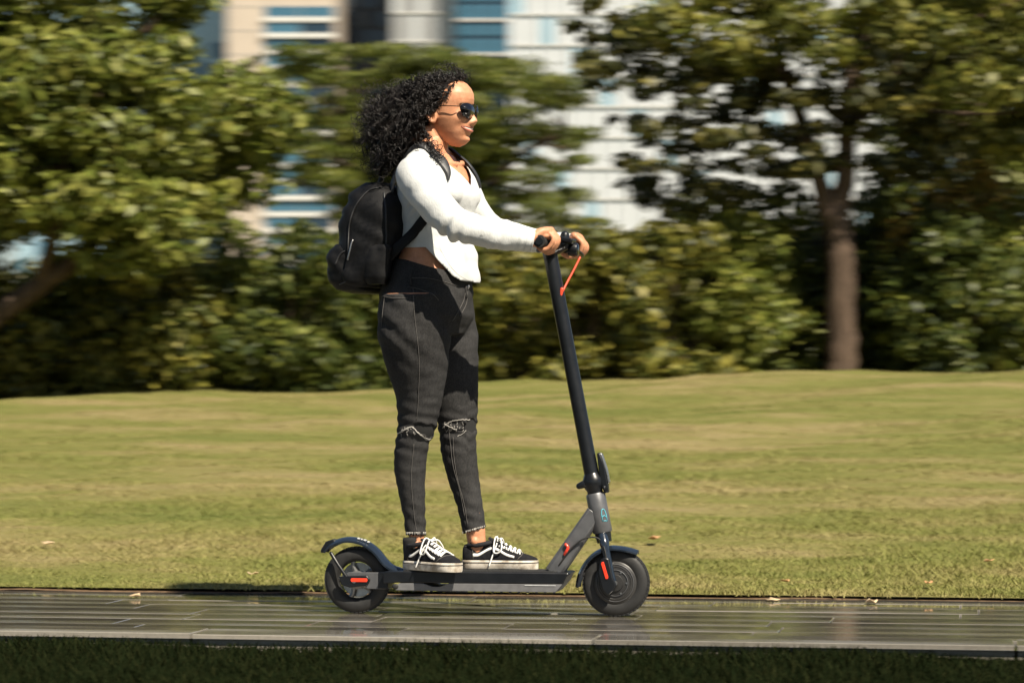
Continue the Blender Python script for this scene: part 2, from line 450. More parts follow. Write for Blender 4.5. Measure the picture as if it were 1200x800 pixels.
def blades(name, X, Y, zf, h, w, mat, lean=.5):
    n = len(X); Z = zf(X, Y) - .004
    a = RNG.uniform(0, 2 * np.pi, n); H = h * RNG.uniform(.45, 1.25, n); ww = w * RNG.uniform(.6, 1.3, n)
    H = H * (.75 + .35 * np.sin(X * 1.7 + 2 * np.sin(Y * 1.1)) * np.sin(Y * 2.1 + np.sin(X * .8)))
    dx, dy = np.cos(a) * ww / 2, np.sin(a) * ww / 2
    lx, ly = RNG.normal(0, lean, n) * H, RNG.normal(0, lean, n) * H
    V = np.empty((n, 3, 3)); V[:, 0] = np.stack([X - dx, Y - dy, Z], 1); V[:, 1] = np.stack([X + dx, Y + dy, Z], 1)
    V[:, 2] = np.stack([X + lx, Y + ly, Z + H], 1)
    return tag(mk_fast(name, V.reshape(-1, 3), np.arange(n * 3).reshape(n, 3), mat), kind='stuff')
def frustum(n, d0, d1, power, margin=1.0):
    d = d0 + (d1 - d0) * RNG.random(n) ** power
    l = (RNG.random(n) * 2 - 1) * (.19 * d + margin)
    return CAM.x + RGT.x * l + FWD.x * d, CAM.y + RGT.y * l + FWD.y * d
x, y = frustum(520000, 9.3, 26, 1.7); k = (y > PATH_FAR + .02 + .02 * np.sin(x * 8) * np.sin(x * 3.1))
blades('lawn_grass', x[k], y[k], lawn_full, .024, .0055, 'grass_blade', .9)
x, y = frustum(26000, 9.3, 11.0, 1.0); k = (y > PATH_FAR - .02 + .02 * np.sin(x * 5) * np.sin(x * 1.9)) & (y < PATH_FAR + .10)
blades('border_grass', x[k], y[k], lawn_full, .035, .006, 'grass_blade', .6)
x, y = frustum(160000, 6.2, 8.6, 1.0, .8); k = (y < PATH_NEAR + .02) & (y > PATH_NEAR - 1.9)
blades('verge_grass', x[k], y[k], lambda X, Y: -.035 + .012 * np.sin(X * 4 + Y * 3) * np.sin(X * 1.7) - .02 * np.clip((PATH_NEAR - Y - .1) * 2, 0, 1), .042, .006, 'verge_blade_shaded', .45)

# fallen leaves
def fallen_leaf(px, py, label, size, mat, y=None):
    d = ray(px, py); s0, s1 = 6.0, 25.0
    for _ in range(40):
        m = (s0 + s1) / 2; p = CAM + d * m
        zz = float(lawn_full(np.array(p.x), np.array(p.y))) if p.y > PATH_FAR else .004
        if p.z > zz: s0 = m
        else: s1 = m
    p = CAM + d * s0
    n = 9; V = []; a0 = random.uniform(0, 6)
    for i in range(n):
        a = 2 * math.pi * i / n; r = size * (.55 + .45 * abs(math.cos(a * .5)) + random.uniform(-.12, .12))
        V.append(Vector((math.cos(a) * r * 1.25, math.sin(a) * r * .8, random.uniform(0, .5) * size)))
    V.append(Vector((0, 0, .02 * size))); M = Matrix.Rotation(a0, 3, 'Z')
    V = [p + M @ q + Vector((0, 0, .022 if p.y > PATH_FAR else .002)) for q in V]
    o = mk('fallen_leaf', V, [(i, (i + 1) % n, n) for i in range(n)], mat, None, True)
    so_ = o.modifiers.new('thick', 'SOLIDIFY'); so_.thickness = .0012
    tag(o, label, 'leaf', 'fallen leaves along the path')
fallen_leaf(767, 638, 'large orange fallen leaf on the lawn just beyond the front wheel', .034, 'dead_leaf')
fallen_leaf(58, 643, 'tan fallen leaf on the lawn farthest up on the left side', .026, 'pale_leaf')
fallen_leaf(295, 679, 'small tan fallen leaf on the lawn behind the rear wheel', .020, 'pale_leaf')
fallen_leaf(159, 699, 'pale fallen leaf lying on the wet path near its lawn edge', .026, 'pale_leaf')
fallen_leaf(921, 688, 'small reddish fallen leaf on the lawn short of the soil edge', .018, 'dead_leaf')
fallen_leaf(905, 703, 'pale curled leaf at the soil edge right of the scooter', .026, 'pale_leaf')
fallen_leaf(1022, 706, 'pale leaf on the soil edge, second right of the scooter', .026, 'pale_leaf')
fallen_leaf(1158, 664, 'orange fallen leaf on the lawn at the far right', .022, 'dead_leaf')
fallen_leaf(1088, 690, 'brown fallen leaf on the lawn above the soil edge at right', .020, 'dead_leaf')
fallen_leaf(492, 693, 'brown fallen leaf at the soil edge beneath the scooter deck', .022, 'dead_leaf')

# ------------------------------------------------------------------ trees and shrubs
def leaf_cloud(clumps, size, aspect=.5, flat=0.0, droop=.3):
    """clumps: (centre, (rx, ry, rz), count). Folded leaves on and in the clumps."""
    VV = []
    for c, r, n in clumps:
        d = RNG.normal(size=(n, 3)); d /= np.linalg.norm(d, axis=1, keepdims=True)
        rr = RNG.random(n) ** .45
        rr *= 1 + .22 * np.sin(d[:, 0] * 5 + c[0] * 7) * np.sin(d[:, 2] * 6 + c[2] * 5)
        p = np.array(c) + d * rr[:, None] * np.array(r)
        nz = d * .8 + RNG.normal(size=(n, 3)) * .65 + np.array([0, 0, .45 + flat]); nz /= np.linalg.norm(nz, axis=1, keepdims=True)
        ax = np.cross(nz, RNG.normal(size=(n, 3))); ax /= np.linalg.norm(ax, axis=1, keepdims=True)
        ax[:, 2] -= droop * RNG.random(n); bx = np.cross(nz, ax)
        s = size * RNG.uniform(.55, 1.35, n)[:, None]
        q = np.empty((n, 4, 3)); q[:, 0] = p - ax * s * .5; q[:, 2] = p + ax * s * .5
        lift = nz * s * .10
        q[:, 1] = p + bx * s * aspect * .5 + lift - ax * s * .08; q[:, 3] = p - bx * s * aspect * .5 + lift - ax * s * .08
        VV.append(q)
    V = np.concatenate(VV).reshape(-1, 3); n = len(V) // 4
    return V, np.arange(n * 4).reshape(n, 4)
def inside(poly, x, y):
    c = False; n = len(poly)
    for i in range(n):
        (x1, y1), (x2, y2) = poly[i], poly[(i + 1) % n]
        if (y1 > y) != (y2 > y) and x < (x2 - x1) * (y - y1) / (y2 - y1) + x1: c = not c
    return c
def clumps_in(poly, n, d, spread, rad, cnt, squash=.75, mind=22):
    xs = [q[0] for q in poly]; ys = [q[1] for q in poly]; out = []; pts = []; tries = 0
    while len(out) < n and tries < 20000:
        tries += 1
        px, py = random.uniform(min(xs), max(xs)), random.uniform(min(ys), max(ys))
        if not inside(poly, px, py) or any((px - a) ** 2 + (py - b) ** 2 < mind ** 2 for a, b in pts): continue
        pts.append((px, py)); r = random.uniform(*rad)
        out.append((PD(px, py, d + random.uniform(-spread, spread)), (r * random.uniform(.9, 1.4), r * random.uniform(.8, 1.2), r * squash), int(cnt * (r / rad[1]) ** 2)))
    return out
def limb(mb, pts, r0, r1, n=9, wob=.03):
    q = smooth_path(pts, 4 * len(pts))
    q = [p + Vector((random.uniform(-wob, wob) * r0 * 4, random.uniform(-wob, wob) * r0 * 4, 0)) for p in q]
    m = len(q); mb.tube(q, [r0 + (r1 - r0) * (i / (m - 1)) ** .8 for i in range(m)], n)
def tree(name, label, cat, group, trunk_limbs, clumps, size, leafmat, barkmat, aspect=.5, flat=0.0, extra=None, twig_r=.03, twig_every=2):
    base = trunk_limbs[0][0][0]
    root = empty(name, base, label, cat, group)
    mb = MB()
    for pts, r0, r1 in trunk_limbs: limb(mb, pts, r0, r1)
    tips = [Vector(p) for pts, _, _ in trunk_limbs for p in smooth_path(pts, 10)[4:]]
    for i, (c, r, n) in enumerate(clumps):
        if i % twig_every: continue
        t0 = min(tips, key=lambda q: (q - Vector(c)).length + max(0, q.z - c[2]) * 2)
        mid = t0.lerp(Vector(c), .55) + Vector((random.uniform(-.1, .1), random.uniform(-.1, .1), random.uniform(-.12, .03)))
        mb.tube(smooth_path([t0, mid, Vector(c)], 6), [twig_r * (1 - .11 * k) for k in range(7)], 5)
    tr = mb.build('trunk', barkmat, root, True, None)
    V, F = leaf_cloud(clumps, size, aspect, flat)
    mk_fast('crown', V, F, leafmat, root)
    if extra:
        V, F = leaf_cloud(extra[0], size, aspect, flat); mk_fast('crown', V, F, extra[1], root)
    return root
def gz(px, d):
    """ground height under a picture column at that depth"""
    p = PD(px, 470, d); return float(lawn_z(np.array(p.x), np.array(p.y)))
def gp(px, d):
    p = PD(px, 470, d); p.z = gz(px, d) - .05; return p

# big tree on the left
D = 24.3
polyL = [(-120, -90), (205, -90), (232, 20), (255, 60), (296, 88), (316, 135), (300, 205), (282, 246), (225, 250), (205, 285), (120, 292), (70, 262), (-120, 285)]
cl = clumps_in(polyL, 62, D, .9, (.28, .50), 900, .7, 30)
tree('broadleaf_tree', 'sunlit broad leaved tree with a leaning trunk beyond the lawn on the left', 'tree', 'trees beyond the lawn',
     [([gp(-60, D), PD(-20, 385, D), PD(45, 335, D), PD(105, 288, D), PD(160, 200, D + .2)], .14, .05),
      ([PD(-20, 390, D), PD(-30, 250, D + .3), PD(-10, 100, D), PD(0, -60, D)], .10, .04),
      ([PD(45, 337, D), PD(70, 240, D - .3), PD(80, 120, D - .2)], .06, .03)], cl, .115, 'leaf_olive', 'bark_dark')
# feathery tree in the middle, flat topped
D = 40.0
polyM = [(318, 80), (350, 55), (420, 44), (480, 56), (560, 68), (640, 88), (690, 112), (738, 165), (725, 235), (690, 262), (560, 280), (430, 275), (395, 240), (350, 215), (325, 160)]
cl = clumps_in(polyM, 150, D, 1.8, (.22, .50), 420, .34, 13)
cl = [c for c in cl if not (random.random() < .35 and (c[0] - CAM).dot(RGT) > .05)]
tree('feathery_tree', 'flat topped feathery green tree behind the rider and in front of the towers', 'tree', 'trees beyond the lawn',
     [([gp(520, D), PD(522, 330, D), PD(515, 230, D), PD(505, 150, D)], .17, .06),
      ([PD(520, 300, D), PD(450, 200, D), PD(390, 140, D)], .09, .03), ([PD(518, 290, D), PD(590, 200, D), PD(660, 150, D)], .09, .03)],
     cl, .13, 'leaf_feather', 'bark_dark', .38, .5)
# forked tree on the right
D = 26.0
polyR = [(720, -90), (1300, -90), (1300, 170), (1180, 176), (1090, 150), (1050, 70), (1000, 60), (930, 70), (860, 95), (800, 70), (742, 40)]
cl = clumps_in(polyR, 56, D, 1.1, (.24, .42), 560, .6, 30)
pl_sparse = [(680, -20), (800, 60), (940, 90), (970, 175), (920, 235), (820, 250), (725, 250), (735, 190), (700, 110), (672, 40)]
cl2 = clumps_in(pl_sparse, 84, D, .8, (.10, .22), 100, .45, 12) + clumps_in([(955, 60), (1130, 60), (1130, 200), (1040, 215), (950, 190)], 26, D - .3, .4, (.14, .28), 190, .5, 18)
tree('forked_tree', 'tall tree whose brown trunk forks, beyond the lawn on the right', 'tree', 'trees beyond the lawn',
     [([gp(986, D), PD(986, 380, D), PD(984, 300, D), PD(978, 245, D)], .150, .118),
      ([PD(978, 262, D), PD(958, 205, D), PD(943, 150, D), PD(915, 70, D), PD(880, -40, D)], .105, .05),
      ([PD(980, 258, D), PD(992, 190, D), PD(993, 130, D), PD(1003, 70, D), PD(1012, 10, D), PD(1020, -70, D)], .105, .06),
      ([PD(994, 150, D), PD(1016, 134, D), PD(1040, 112, D), PD(1056, 60, D)], .045, .02),
      ([PD(993, 140, D), PD(970, 130, D), PD(955, 110, D)], .045, .02),
      ([PD(915, 75, D), PD(860, 90, D), PD(790, 110, D)], .03, .012)],
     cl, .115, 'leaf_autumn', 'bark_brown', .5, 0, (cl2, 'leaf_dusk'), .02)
# second tree behind it at the right edge
D = 31.0
cl = clumps_in([(1010, -90), (1320, -90), (1320, 215), (1100, 215), (1040, 165)], 46, D, 1.2, (.36, .6), 640, .7, 34)
tree('broadleaf_tree', 'dark tree with dense foliage behind the forked tree at the right edge', 'tree', 'trees beyond the lawn',
     [([gp(1165, D), PD(1160, 330, D), PD(1150, 200, D), PD(1160, 40, D)], .15, .06), ([PD(1155, 260, D), PD(1220, 150, D), PD(1260, 60, D)], .08, .03)],
     cl, .125, 'leaf_olive', 'bark_dark')

# shrubs along the top of the lawn
def shrub(px0, px1, top, d, mat, label, name='shrub', n=17, cnt=520, size=.10, rad=(.20, .36), cat='shrub'):
    w = px1 - px0; bot = 452 + (600 - (px0 + px1) / 2) * .022
    poly = [(px0, bot), (px0 - 4, (top + bot) / 2), (px0 + w * .14, top + (bot - top) * .22), (px0 + w * .4, top + 14), (px0 + w * .62, top), (px0 + w * .86, top + (bot - top) * .18), (px1 + 4, (top + bot) / 2), (px1, bot)]
    cl = clumps_in(poly, n, d, .45, rad, cnt, .8, 24)
    b = gp((px0 + px1) / 2, d); root = empty(name, b, label, cat, 'shrubs bordering the top of the lawn')
    mb = MB()
    for c, r, q in cl[::2]:
        st = b + Vector((random.uniform(-.12, .12), random.uniform(-.12, .12), 0))
        mid = st.lerp(Vector(c), .5) + Vector((0, 0, .15)); mb.tube(smooth_path([st, mid, Vector(c)], 5), [.022, .02, .017, .014, .01, .007], 5)
    mb.build('stem', 'bark_dark', root, True, None)
    V, F = leaf_cloud(cl, size, .52, 0); keep = V.reshape(-1, 4, 3)[:, :, 2].min(1) > b.z - .02
    F = F[keep]; u = np.unique(F); rm = np.zeros(len(V), int); rm[u] = np.arange(len(u))
    mk_fast('foliage', V[u], rm[F], mat, root)
shrub(-90, 40, 318, 25.0, 'leaf_gold_dappled', 'golden green shrub under the leaning trunk at the left edge')
shrub(15, 135, 300, 25.6, 'leaf_olive', 'olive shrub second from the left edge, below the leaning branch')
shrub(110, 225, 292, 25.2, 'leaf_gold_dappled', 'golden green shrub below the middle of the left tree crown')
shrub(200, 310, 268, 25.8, 'leaf_olive', 'olive shrub in front of the foot of the beige tower wall')
shrub(285, 400, 262, 25.3, 'leaf_deep', 'deep green shrub just left of the backpack')
shrub(375, 480, 256, 26.0, 'leaf_deep', 'deep green shrub directly behind the backpack and hips')
shrub(455, 570, 240, 26.3, 'leaf_olive', 'tall olive shrub directly behind the shirt and jeans')
shrub(545, 665, 252, 25.4, 'leaf_gold_dappled', 'golden shrub behind the gap between rider and scooter stem')
shrub(640, 745, 268, 25.2, 'leaf_gold_dappled', 'golden shrub just right of the handlebar')
shrub(715, 835, 236, 25.8, 'leaf_gold_dappled', 'broad golden green shrub midway between handlebar and forked trunk', n=20)
shrub(805, 905, 226, 26.1, 'leaf_olive', 'olive shrub second to the left of the forked trunk', n=20)
shrub(862, 952, 240, 26.7, 'leaf_deep', 'deep green shrub touching the forked trunk on its left')
shrub(1000, 1110, 200, 27.0, 'leaf_deep', 'tall deep green shrub just right of the forked trunk', n=24)
shrub(1070, 1190, 165, 26.6, 'leaf_amber', 'amber leaved shrub showing above the green ones at right', name='amber_shrub', n=20, cnt=330)
shrub(1060, 1180, 245, 26.0, 'leaf_deep', 'lower deep green shrub in front of the amber one', n=22)
shrub(1150, 1290, 205, 26.5, 'leaf_olive', 'olive green shrub at the right edge', n=24)
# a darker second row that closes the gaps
for a, b, tp, lab in ((-60, 130, 330, 'dark leaved back shrub behind the left end of the row'), (120, 330, 318, 'dark leaved back shrub below the glass tower'),
                      (320, 520, 300, 'dark leaved back shrub behind the backpack'), (500, 700, 290, 'dark leaved back shrub behind the shirt and hands'),
                      (690, 880, 280, 'dark leaved back shrub behind the golden ones right of the handlebar'), (870, 1060, 255, 'dark leaved back shrub behind the forked trunk'), (1040, 1260, 240, 'dark leaved back shrub behind the right end of the row')):
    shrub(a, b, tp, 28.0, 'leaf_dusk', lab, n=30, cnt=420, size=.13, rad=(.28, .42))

# avenue trees behind the camera, shading the near verge; the two end ones are added to block sky light
def shade_tree(x, y, label, sub):
    base = Vector((x, y, -.03)); cl = []
    for i in range(40):
        a, rr = random.uniform(0, 6.28), math.sqrt(random.random())
        cl.append((Vector((x + math.cos(a) * rr * 2.45, y + math.sin(a) * rr * 1.7, random.uniform(4.0, 6.9))), (.75, .62, .5), 560))
    tree('avenue_tree', label, 'tree', 'trees on the near side of the path',
         [([base, base + Vector((.05, 0, 1.6)), base + Vector((0, .1, 3.2)), base + Vector((.1, .1, 5.5))], .16, .07)] +
         [([base + Vector((0, .05, 2.8)), base + Vector((a, b, 3.9)), base + Vector((a * 1.6, b * 1.6, 5.2))], .08, .03) for a, b in ((.8, .3), (-.8, .2), (.2, -.8))],
         cl, .2, 'leaf_deep', 'bark_dark', .55)
for x_, lab in ((13.2, 'unseen avenue tree ahead, added at the row end to block sky light'), (-6.3, 'unseen avenue tree behind the rider, added at the row end to block sky light'), (3.9, 'avenue tree ahead of the camera, its crown shading the near verge'), (-1.3, 'avenue tree behind the rider on the near verge'), (8.6, 'avenue tree farthest ahead of the rider on the near verge')):
    shade_tree(x_, -7.75, lab, 0)

# ------------------------------------------------------------------ towers far behind
TD = 560.0
def face(px0, px1, d=TD): return PD(px0, HOR, d), PD(px1, HOR, d)
class Tower:
    """a tower whose face is parallel to the picture plane"""
    def __init__(s, name, label, px0, px1, top_m, d, mat, deep=28, group='towers behind the trees'):
        s.d = d; s.k = d / F_PX; s.px0 = px0; s.top = top_m
        s.o = PD(px0, HOR, d); s.o.z = -.35
        s.root = empty(name, s.o, label, 'tower', group)
        s.w = (px1 - px0) * s.k; s.deep = deep
        s.solid('wall', 0, s.w, 0, top_m, 0, deep, mat)
        s.solid('roof', .6, s.w - .6, top_m, top_m + 1.4, .6, deep - .6, mat)
        s.cache = {}
    def pt(s, u, h, w=0): return s.o + RGT * u + FWD * w + Vector((0, 0, h))
    def solid(s, name, u0, u1, h0, h1, w0, w1, mat):
        V = [s.pt(u, h, w) for u in (u0, u1) for h in (h0, h1) for w in (w0, w1)]
        return MB().add(V, [(0, 1, 3, 2), (4, 6, 7, 5), (0, 4, 5, 1), (2, 3, 7, 6), (0, 2, 6, 4), (1, 5, 7, 3)]).build(name, mat, s.root, False, None)
    def piece(s, name, u0, u1, h0, h1, proud, mat, parent=None):
        """alike pieces share their mesh"""
        key = (name, round(u1 - u0, 3), round(h1 - h0, 3), proud, mat)
        if key not in s.cache:
            a, b = u1 - u0, h1 - h0
            V = [RGT * u + FWD * w + Vector((0, 0, h)) for u in (0, a) for h in (0, b) for w in (-proud, .05)]
            me = bpy.data.meshes.new(name); me.from_pydata([tuple(q) for q in V], [], [(0, 1, 3, 2), (4, 6, 7, 5), (0, 4, 5, 1), (2, 3, 7, 6), (0, 2, 6, 4)]); me.update()
            bm = bmesh.new(); bm.from_mesh(me); bmesh.ops.recalc_face_normals(bm, faces=bm.faces); bm.to_mesh(me); bm.free()
            me.materials.append(MATS[mat]); s.cache[key] = me
        o = link(name, s.cache[key], None, s.root, False); o.location = s.pt(u0, h0)
        return o
    def h(s, py): return CAMH + (HOR - py) * s.k + .35
    def u(s, px): return (px - s.px0) * s.k
# pale glass tower on the left
tw = Tower('glass_tower', 'pale blue glass tower behind the tree on the left', 20, 266, 112, TD + 30, 'glass_pale')
for j, py in enumerate(range(322, -60, -23)):
    for i in range(12):
        a = 20 + i * 20.5; tw.piece('window', tw.u(a + 1.2), tw.u(a + 19.3), tw.h(py), tw.h(py - 19), .12, 'glass_pale' if (i * 7 + j * 3) % 5 else 'glass_teal')
for i in range(13): tw.piece('mullion', tw.u(20 + i * 20.5 - .6), tw.u(20 + i * 20.5 + .6), 30, 110, .3, 'panel_white')
# beige tower with banded floors
tw = Tower('banded_tower', 'tower with a beige wall and white banded dark glass floors, left of the rider', 266, 393, 116, TD, 'concrete_beige')
for j, y in enumerate(range(8, 330, 19)):
    tw.piece('window', tw.u(311), tw.u(351), tw.h(y + 12), tw.h(y), .25, 'glass_teal'); tw.piece('window', tw.u(352.5), tw.u(391.5), tw.h(y + 12), tw.h(y), .25, 'glass_dark' if j % 3 else 'glass_teal')
    tw.piece('spandrel', tw.u(309), tw.u(392.4), tw.h(y + 18), tw.h(y + 12.5), .9 if j % 2 else .6, 'spandrel_white')
for j in range(12): tw.piece('panel_joint', tw.u(266.5), tw.u(308), tw.h(8 + j * 28 + .6), tw.h(8 + j * 28), .06, 'panel_grey')
# slate grey tower
tw = Tower('slate_tower', 'slate grey tower with plain dark glass, above and left of the rider', 393, 459, 108, TD + 45, 'panel_slate')
for j, y in enumerate(range(-8, 230, 22)):
    for i in range(4): tw.piece('window', tw.u(394 + i * 16.2), tw.u(409 + i * 16.2), tw.h(y + 17), tw.h(y), .15, 'glass_dark' if (i + j) % 3 else 'panel_slate')
# grey panel tower
tw = Tower('panel_tower', 'light grey panelled tower directly above the head', 459, 531, 110, TD + 10, 'panel_grey')
for j, y in enumerate(range(-16, 240, 33)):
    for i in range(9): tw.piece('panel', tw.u(459.8 + i * 7.95), tw.u(466.9 + i * 7.95), tw.h(y + 30.5), tw.h(y), .2, 'panel_grey' if (i * 5 + j) % 4 else 'panel_white')
    tw.piece('ledge', tw.u(459), tw.u(530.6), tw.h(y + 32.8), tw.h(y + 31), .5, 'spandrel_white')
# teal glass tower
tw = Tower('teal_tower', 'dark teal glass tower with pale ledges, right above the sunglasses', 531, 598, 114, TD + 60, 'glass_dark')
for j, y in enumerate(range(-14, 240, 20)):
    for i in range(4): tw.piece('window', tw.u(532 + i * 16.4), tw.u(547.4 + i * 16.4), tw.h(y + 16), tw.h(y), .2, 'glass_teal')
    if j % 2: tw.piece('ledge', tw.u(531), tw.u(597.5), tw.h(y + 19.4), tw.h(y + 16.6), .7, 'spandrel_white')
# white curtain wall tower
tw = Tower('white_tower', 'broad white tower of tall pale panes seen through the branches right of the rider', 598, 1062, 118, TD - 10, 'panel_white', 40)
for j, y in enumerate(range(-17, 300, 36)):
    for i in range(26):
        a = 599.2 + i * 17.8
        tw.piece('window', tw.u(a), tw.u(a + 14.6), tw.h(y + 33), tw.h(y), .15, 'glass_milk' if (i * 11 + j * 5) % 9 else 'glass_pale')
for i in range(27): tw.piece('fin', tw.u(598 + i * 17.8 - 1.0), tw.u(598 + i * 17.8 + 1.0), 28, 117, .9, 'panel_white')
for j, y in enumerate(range(-17, 300, 36)): tw.piece('ledge', tw.u(598), tw.u(1061), tw.h(y + 35.6), tw.h(y + 33.6), .6, 'spandrel_white')

# ================================================================== THE SCOOTER
def X(px, y=0.0): return vx(px, y)
def circ(c, r, n=24, a0=0, a1=2 * math.pi): return [(c[0] + r * math.cos(a0 + (a1 - a0) * i / n), c[1] + r * math.sin(a0 + (a1 - a0) * i / n)) for i in range(n + 1)]
RW = Vector((X(419), 0, .1085)); FW = Vector((X(722), 0, .1085)); RR = .1085
sc = empty('electric_scooter', (X(560), 0, 0), 'black electric kick scooter with grey details ridden along the wet path', 'scooter')
def xz(pts): return [(X(a), vz(b)) for a, b in pts]
# wheels
def tyre(c, parent, w=.024):
    prof = []
    for i in range(16):
        a = 2 * math.pi * i / 16
        prof.append((RR - .0245 + .0245 * math.copysign(abs(math.cos(a)) ** .8, math.cos(a)), w * math.copysign(abs(math.sin(a)) ** .8, math.sin(a))))
    mb = MB().lathe_y(c, prof, 64)
    t = mb.build('tyre', 'rubber', parent, True, 50)
    tr = MB()
    for k in range(48):                                     # tread blocks
        a = 2 * math.pi * k / 48
        for yy, da in ((-.012, 0), (0, .06), (.012, 0)):
            M = Matrix.Rotation(-(a + da), 3, 'Y')
            tr.box(Vector(c) + M @ Vector((RR - .0005 - (.002 if yy else 0), yy, 0)), (.004, .009, .0105), M)
    tr.build('tread', 'rubber', parent, False, None)
rear = MB().lathe_y(RW, [(.085, -.019), (.074, -.019), (.070, -.012), (.070, .012), (.074, .019), (.085, .019)], 56)
rear.lathe_y(RW, [(.030, -.02), (.012, -.024), (.012, .024), (.030, .02)], 32)
for k in range(5):
    a = 2 * math.pi * k / 5 + .5
    d = Vector((math.cos(a), 0, math.sin(a))); n_ = Vector((-math.sin(a), 0, math.cos(a)))
    rear.tube([RW + d * .026, RW + d * .05 + n_ * .006, RW + d * .074], [.009, .0075, .010], 8)
rwo = rear.build('rear_wheel', 'rim_alloy', sc, True, 40)
tyre(RW, rwo)
MB().lathe_y(RW, [(.056, .012), (.028, .012), (.028, .0155), (.056, .0155)], 40).build('brake_disc', 'steel', rwo, True, 40)
MB().lathe_y(RW, [(.0865, -.0205), (.0845, -.0222), (.080, -.0222), (.078, -.020)], 56).build('rim_ring', 'rim_alloy', rwo, True, 40)
MB().tube([RW + Vector((0, -.055, 0)), RW + Vector((0, .055, 0))], .008, 12).build('axle', 'steel', rwo, True, 40)
# front wheel: closed hub motor
prof = [(.086, -.018), (.079, -.0215), (.070, -.020), (.066, -.023), (.052, -.0265), (.050, -.0255), (.028, -.0285), (.026, -.033), (.004, -.034), (.004, .034), (.026, .033), (.05, .027), (.079, .0215), (.086, .018)]
fwo = MB().lathe_y(FW, prof, 64).build('front_wheel', 'hub_grey', sc, True, 30)
tyre(FW, fwo)
MB().lathe_y(FW, [(.0870, -.0205), (.0850, -.0225), (.0800, -.0235), (.0785, -.0215)], 64).build('rim_ring', 'grey_alloy', fwo, True, 40)
for r in (.060, .042): MB().lathe_y(FW, [(r + .0012, -.0235 - (.065 - r) * .17), (r + .0006, -.0258 - (.065 - r) * .17), (r - .0006, -.0258 - (.065 - r) * .17), (r - .0012, -.0235 - (.065 - r) * .17)], 64).build('hub_groove', 'grey_alloy', fwo, True, None)
bo = MB()
for k in range(6):
    a = math.pi * k / 3
    bo.tube([FW + Vector((.038 * math.cos(a), -.0285, .038 * math.sin(a))), FW + Vector((.038 * math.cos(a), -.0305, .038 * math.sin(a)))], .003, 8)
bo.build('hub_bolt', 'steel', fwo, True, 40)
# deck: dark tray, grey side, rubber mat
Z1 = vz(668.6)
deck = MB().prism(xz([(455, 669.2), (470, 668.6), (668, 668.6), (671, 670), (668, 673), (664, 681.5), (470, 682), (462, 683), (455, 683)]), -.079, .079).build('deck', 'black_paint', sc, True, 30, .003)
MB().prism(xz([(474, 682.5), (500, 682.2), (506, 684), (512, 686.2), (520, 686.2), (526, 684), (531, 682), (663, 681.8), (655, 691.3), (470, 691.0), (466, 687)]), -.078, .078).build('deck_side', 'grey_plastic', sc, True, 30, .0015)
mat = MB()
mat.box((X(566), 0, Z1 + .0012), (X(655) - X(478), .142, .0024))
for i in range(26): mat.box((X(566), -.065 + i * .0052, Z1 + .003), (X(652) - X(482), .0026, .0014))
mat.build('deck_mat', 'deck_mat', sc, False, None)
sk = MB()
for i in range(18): sk.box((X(480 + i * 10.2), -.074, vz(691.6)), (.008, .006, .0035))
sk.build('underside_rib', 'black_paint', sc, False, None)
MB().box((X(637.5), -.0795, vz(683.3)), (X(648) - X(612), .001, .0018)).build('side_print', 'white_print', sc, False, None)
cap_ = MB().ellipsoid((X(469), -.0775, vz(686.4)), (.011, .004, .009), 16, 8).build('charging_port', 'rubber', sc, True, None)
# kickstand folded under
MB().tube([P(500, 688, -.05), P(515, 691, -.055), P(545, 692, -.056)], [.006, .0055, .005], 8, True).build('kickstand', 'black_paint', sc, True, None)
# rear dropout plates with orange reflector
for sgn in (-1, 1):
    y1, y2 = sgn * .036, sgn * .044
    MB().prism(xz([(412, 671), (456, 671), (456, 690.5), (434, 690.5), (431, 687.5), (409, 687.5), (407, 684), (407, 674)]), min(y1, y2), max(y1, y2)).build('rear_dropout', 'grey_alloy', sc, True, 30, .0015)
    MB().prism(xz([(401, 676), (434, 674.5), (438, 680), (434, 686.5), (414, 689), (404, 686)]), min(sgn * .044, sgn * .053), max(sgn * .044, sgn * .053)).build('axle_cover', 'black_paint', sc, True, 30, .003)
    MB().prism(xz([(416, 677.8), (434, 677.8), (435, 680), (434, 682.2), (416, 682.2), (415, 680)]), min(sgn * .053, sgn * .0555), max(sgn * .053, sgn * .0555)).build('reflector', 'reflector', sc, True, 30, .001)
MB().prism(xz([(446, 671), (458, 669.5), (458, 690.6), (446, 690)]), -.045, .045).build('rear_yoke', 'black_paint', sc, True, 30, .003)
# rear mudguard: curved sheet with thickness
def guard(name, path, w, th, mat, crown=.012):
    q = smooth_path([(X(a), 0, vz(b)) for a, b in path], 34); R = []
    for i, p in enumerate(q):
        d = (q[min(i + 1, 34)] - q[max(i - 1, 0)]).normalized(); n_ = Vector((-d.z, 0, d.x)); n_ = n_ if n_.z > 0 or abs(n_.z) < .25 and n_.x * d.z <= 0 else -n_
        ww = w * min(1, .62 + i * .06, .62 + (34 - i) * .06)
        out = [p + n_ * (crown * (1 - (k / 4) ** 2) - crown) + Vector((0, ww * k / 4, 0)) for k in range(-4, 5)]
        R.append(out + [r_ - n_ * th for r_ in out[::-1]])
    return MB().rings(R).build(name, mat, sc, True, 50)
rg = guard('rear_mudguard', [(378, 645), (386, 637.5), (398, 632), (411, 630), (424, 632), (436, 637.5), (446, 646), (454, 656), (462, 663), (474, 667)], .040, .006, 'navy_gloss')
MB().prism(xz([(377, 646.5), (383, 636), (391, 633), (396, 634.5), (391, 641), (384, 648), (378, 649.5)]), -.022, .022).build('tail_light', 'black_paint', sc, True, 30, .004)
MB().box(P(379.3, 641.5, 0), (.004, .03, .012), Matrix.Rotation(.4, 3, 'Y')).build('tail_lens', 'reflector', sc, False, None, .001)
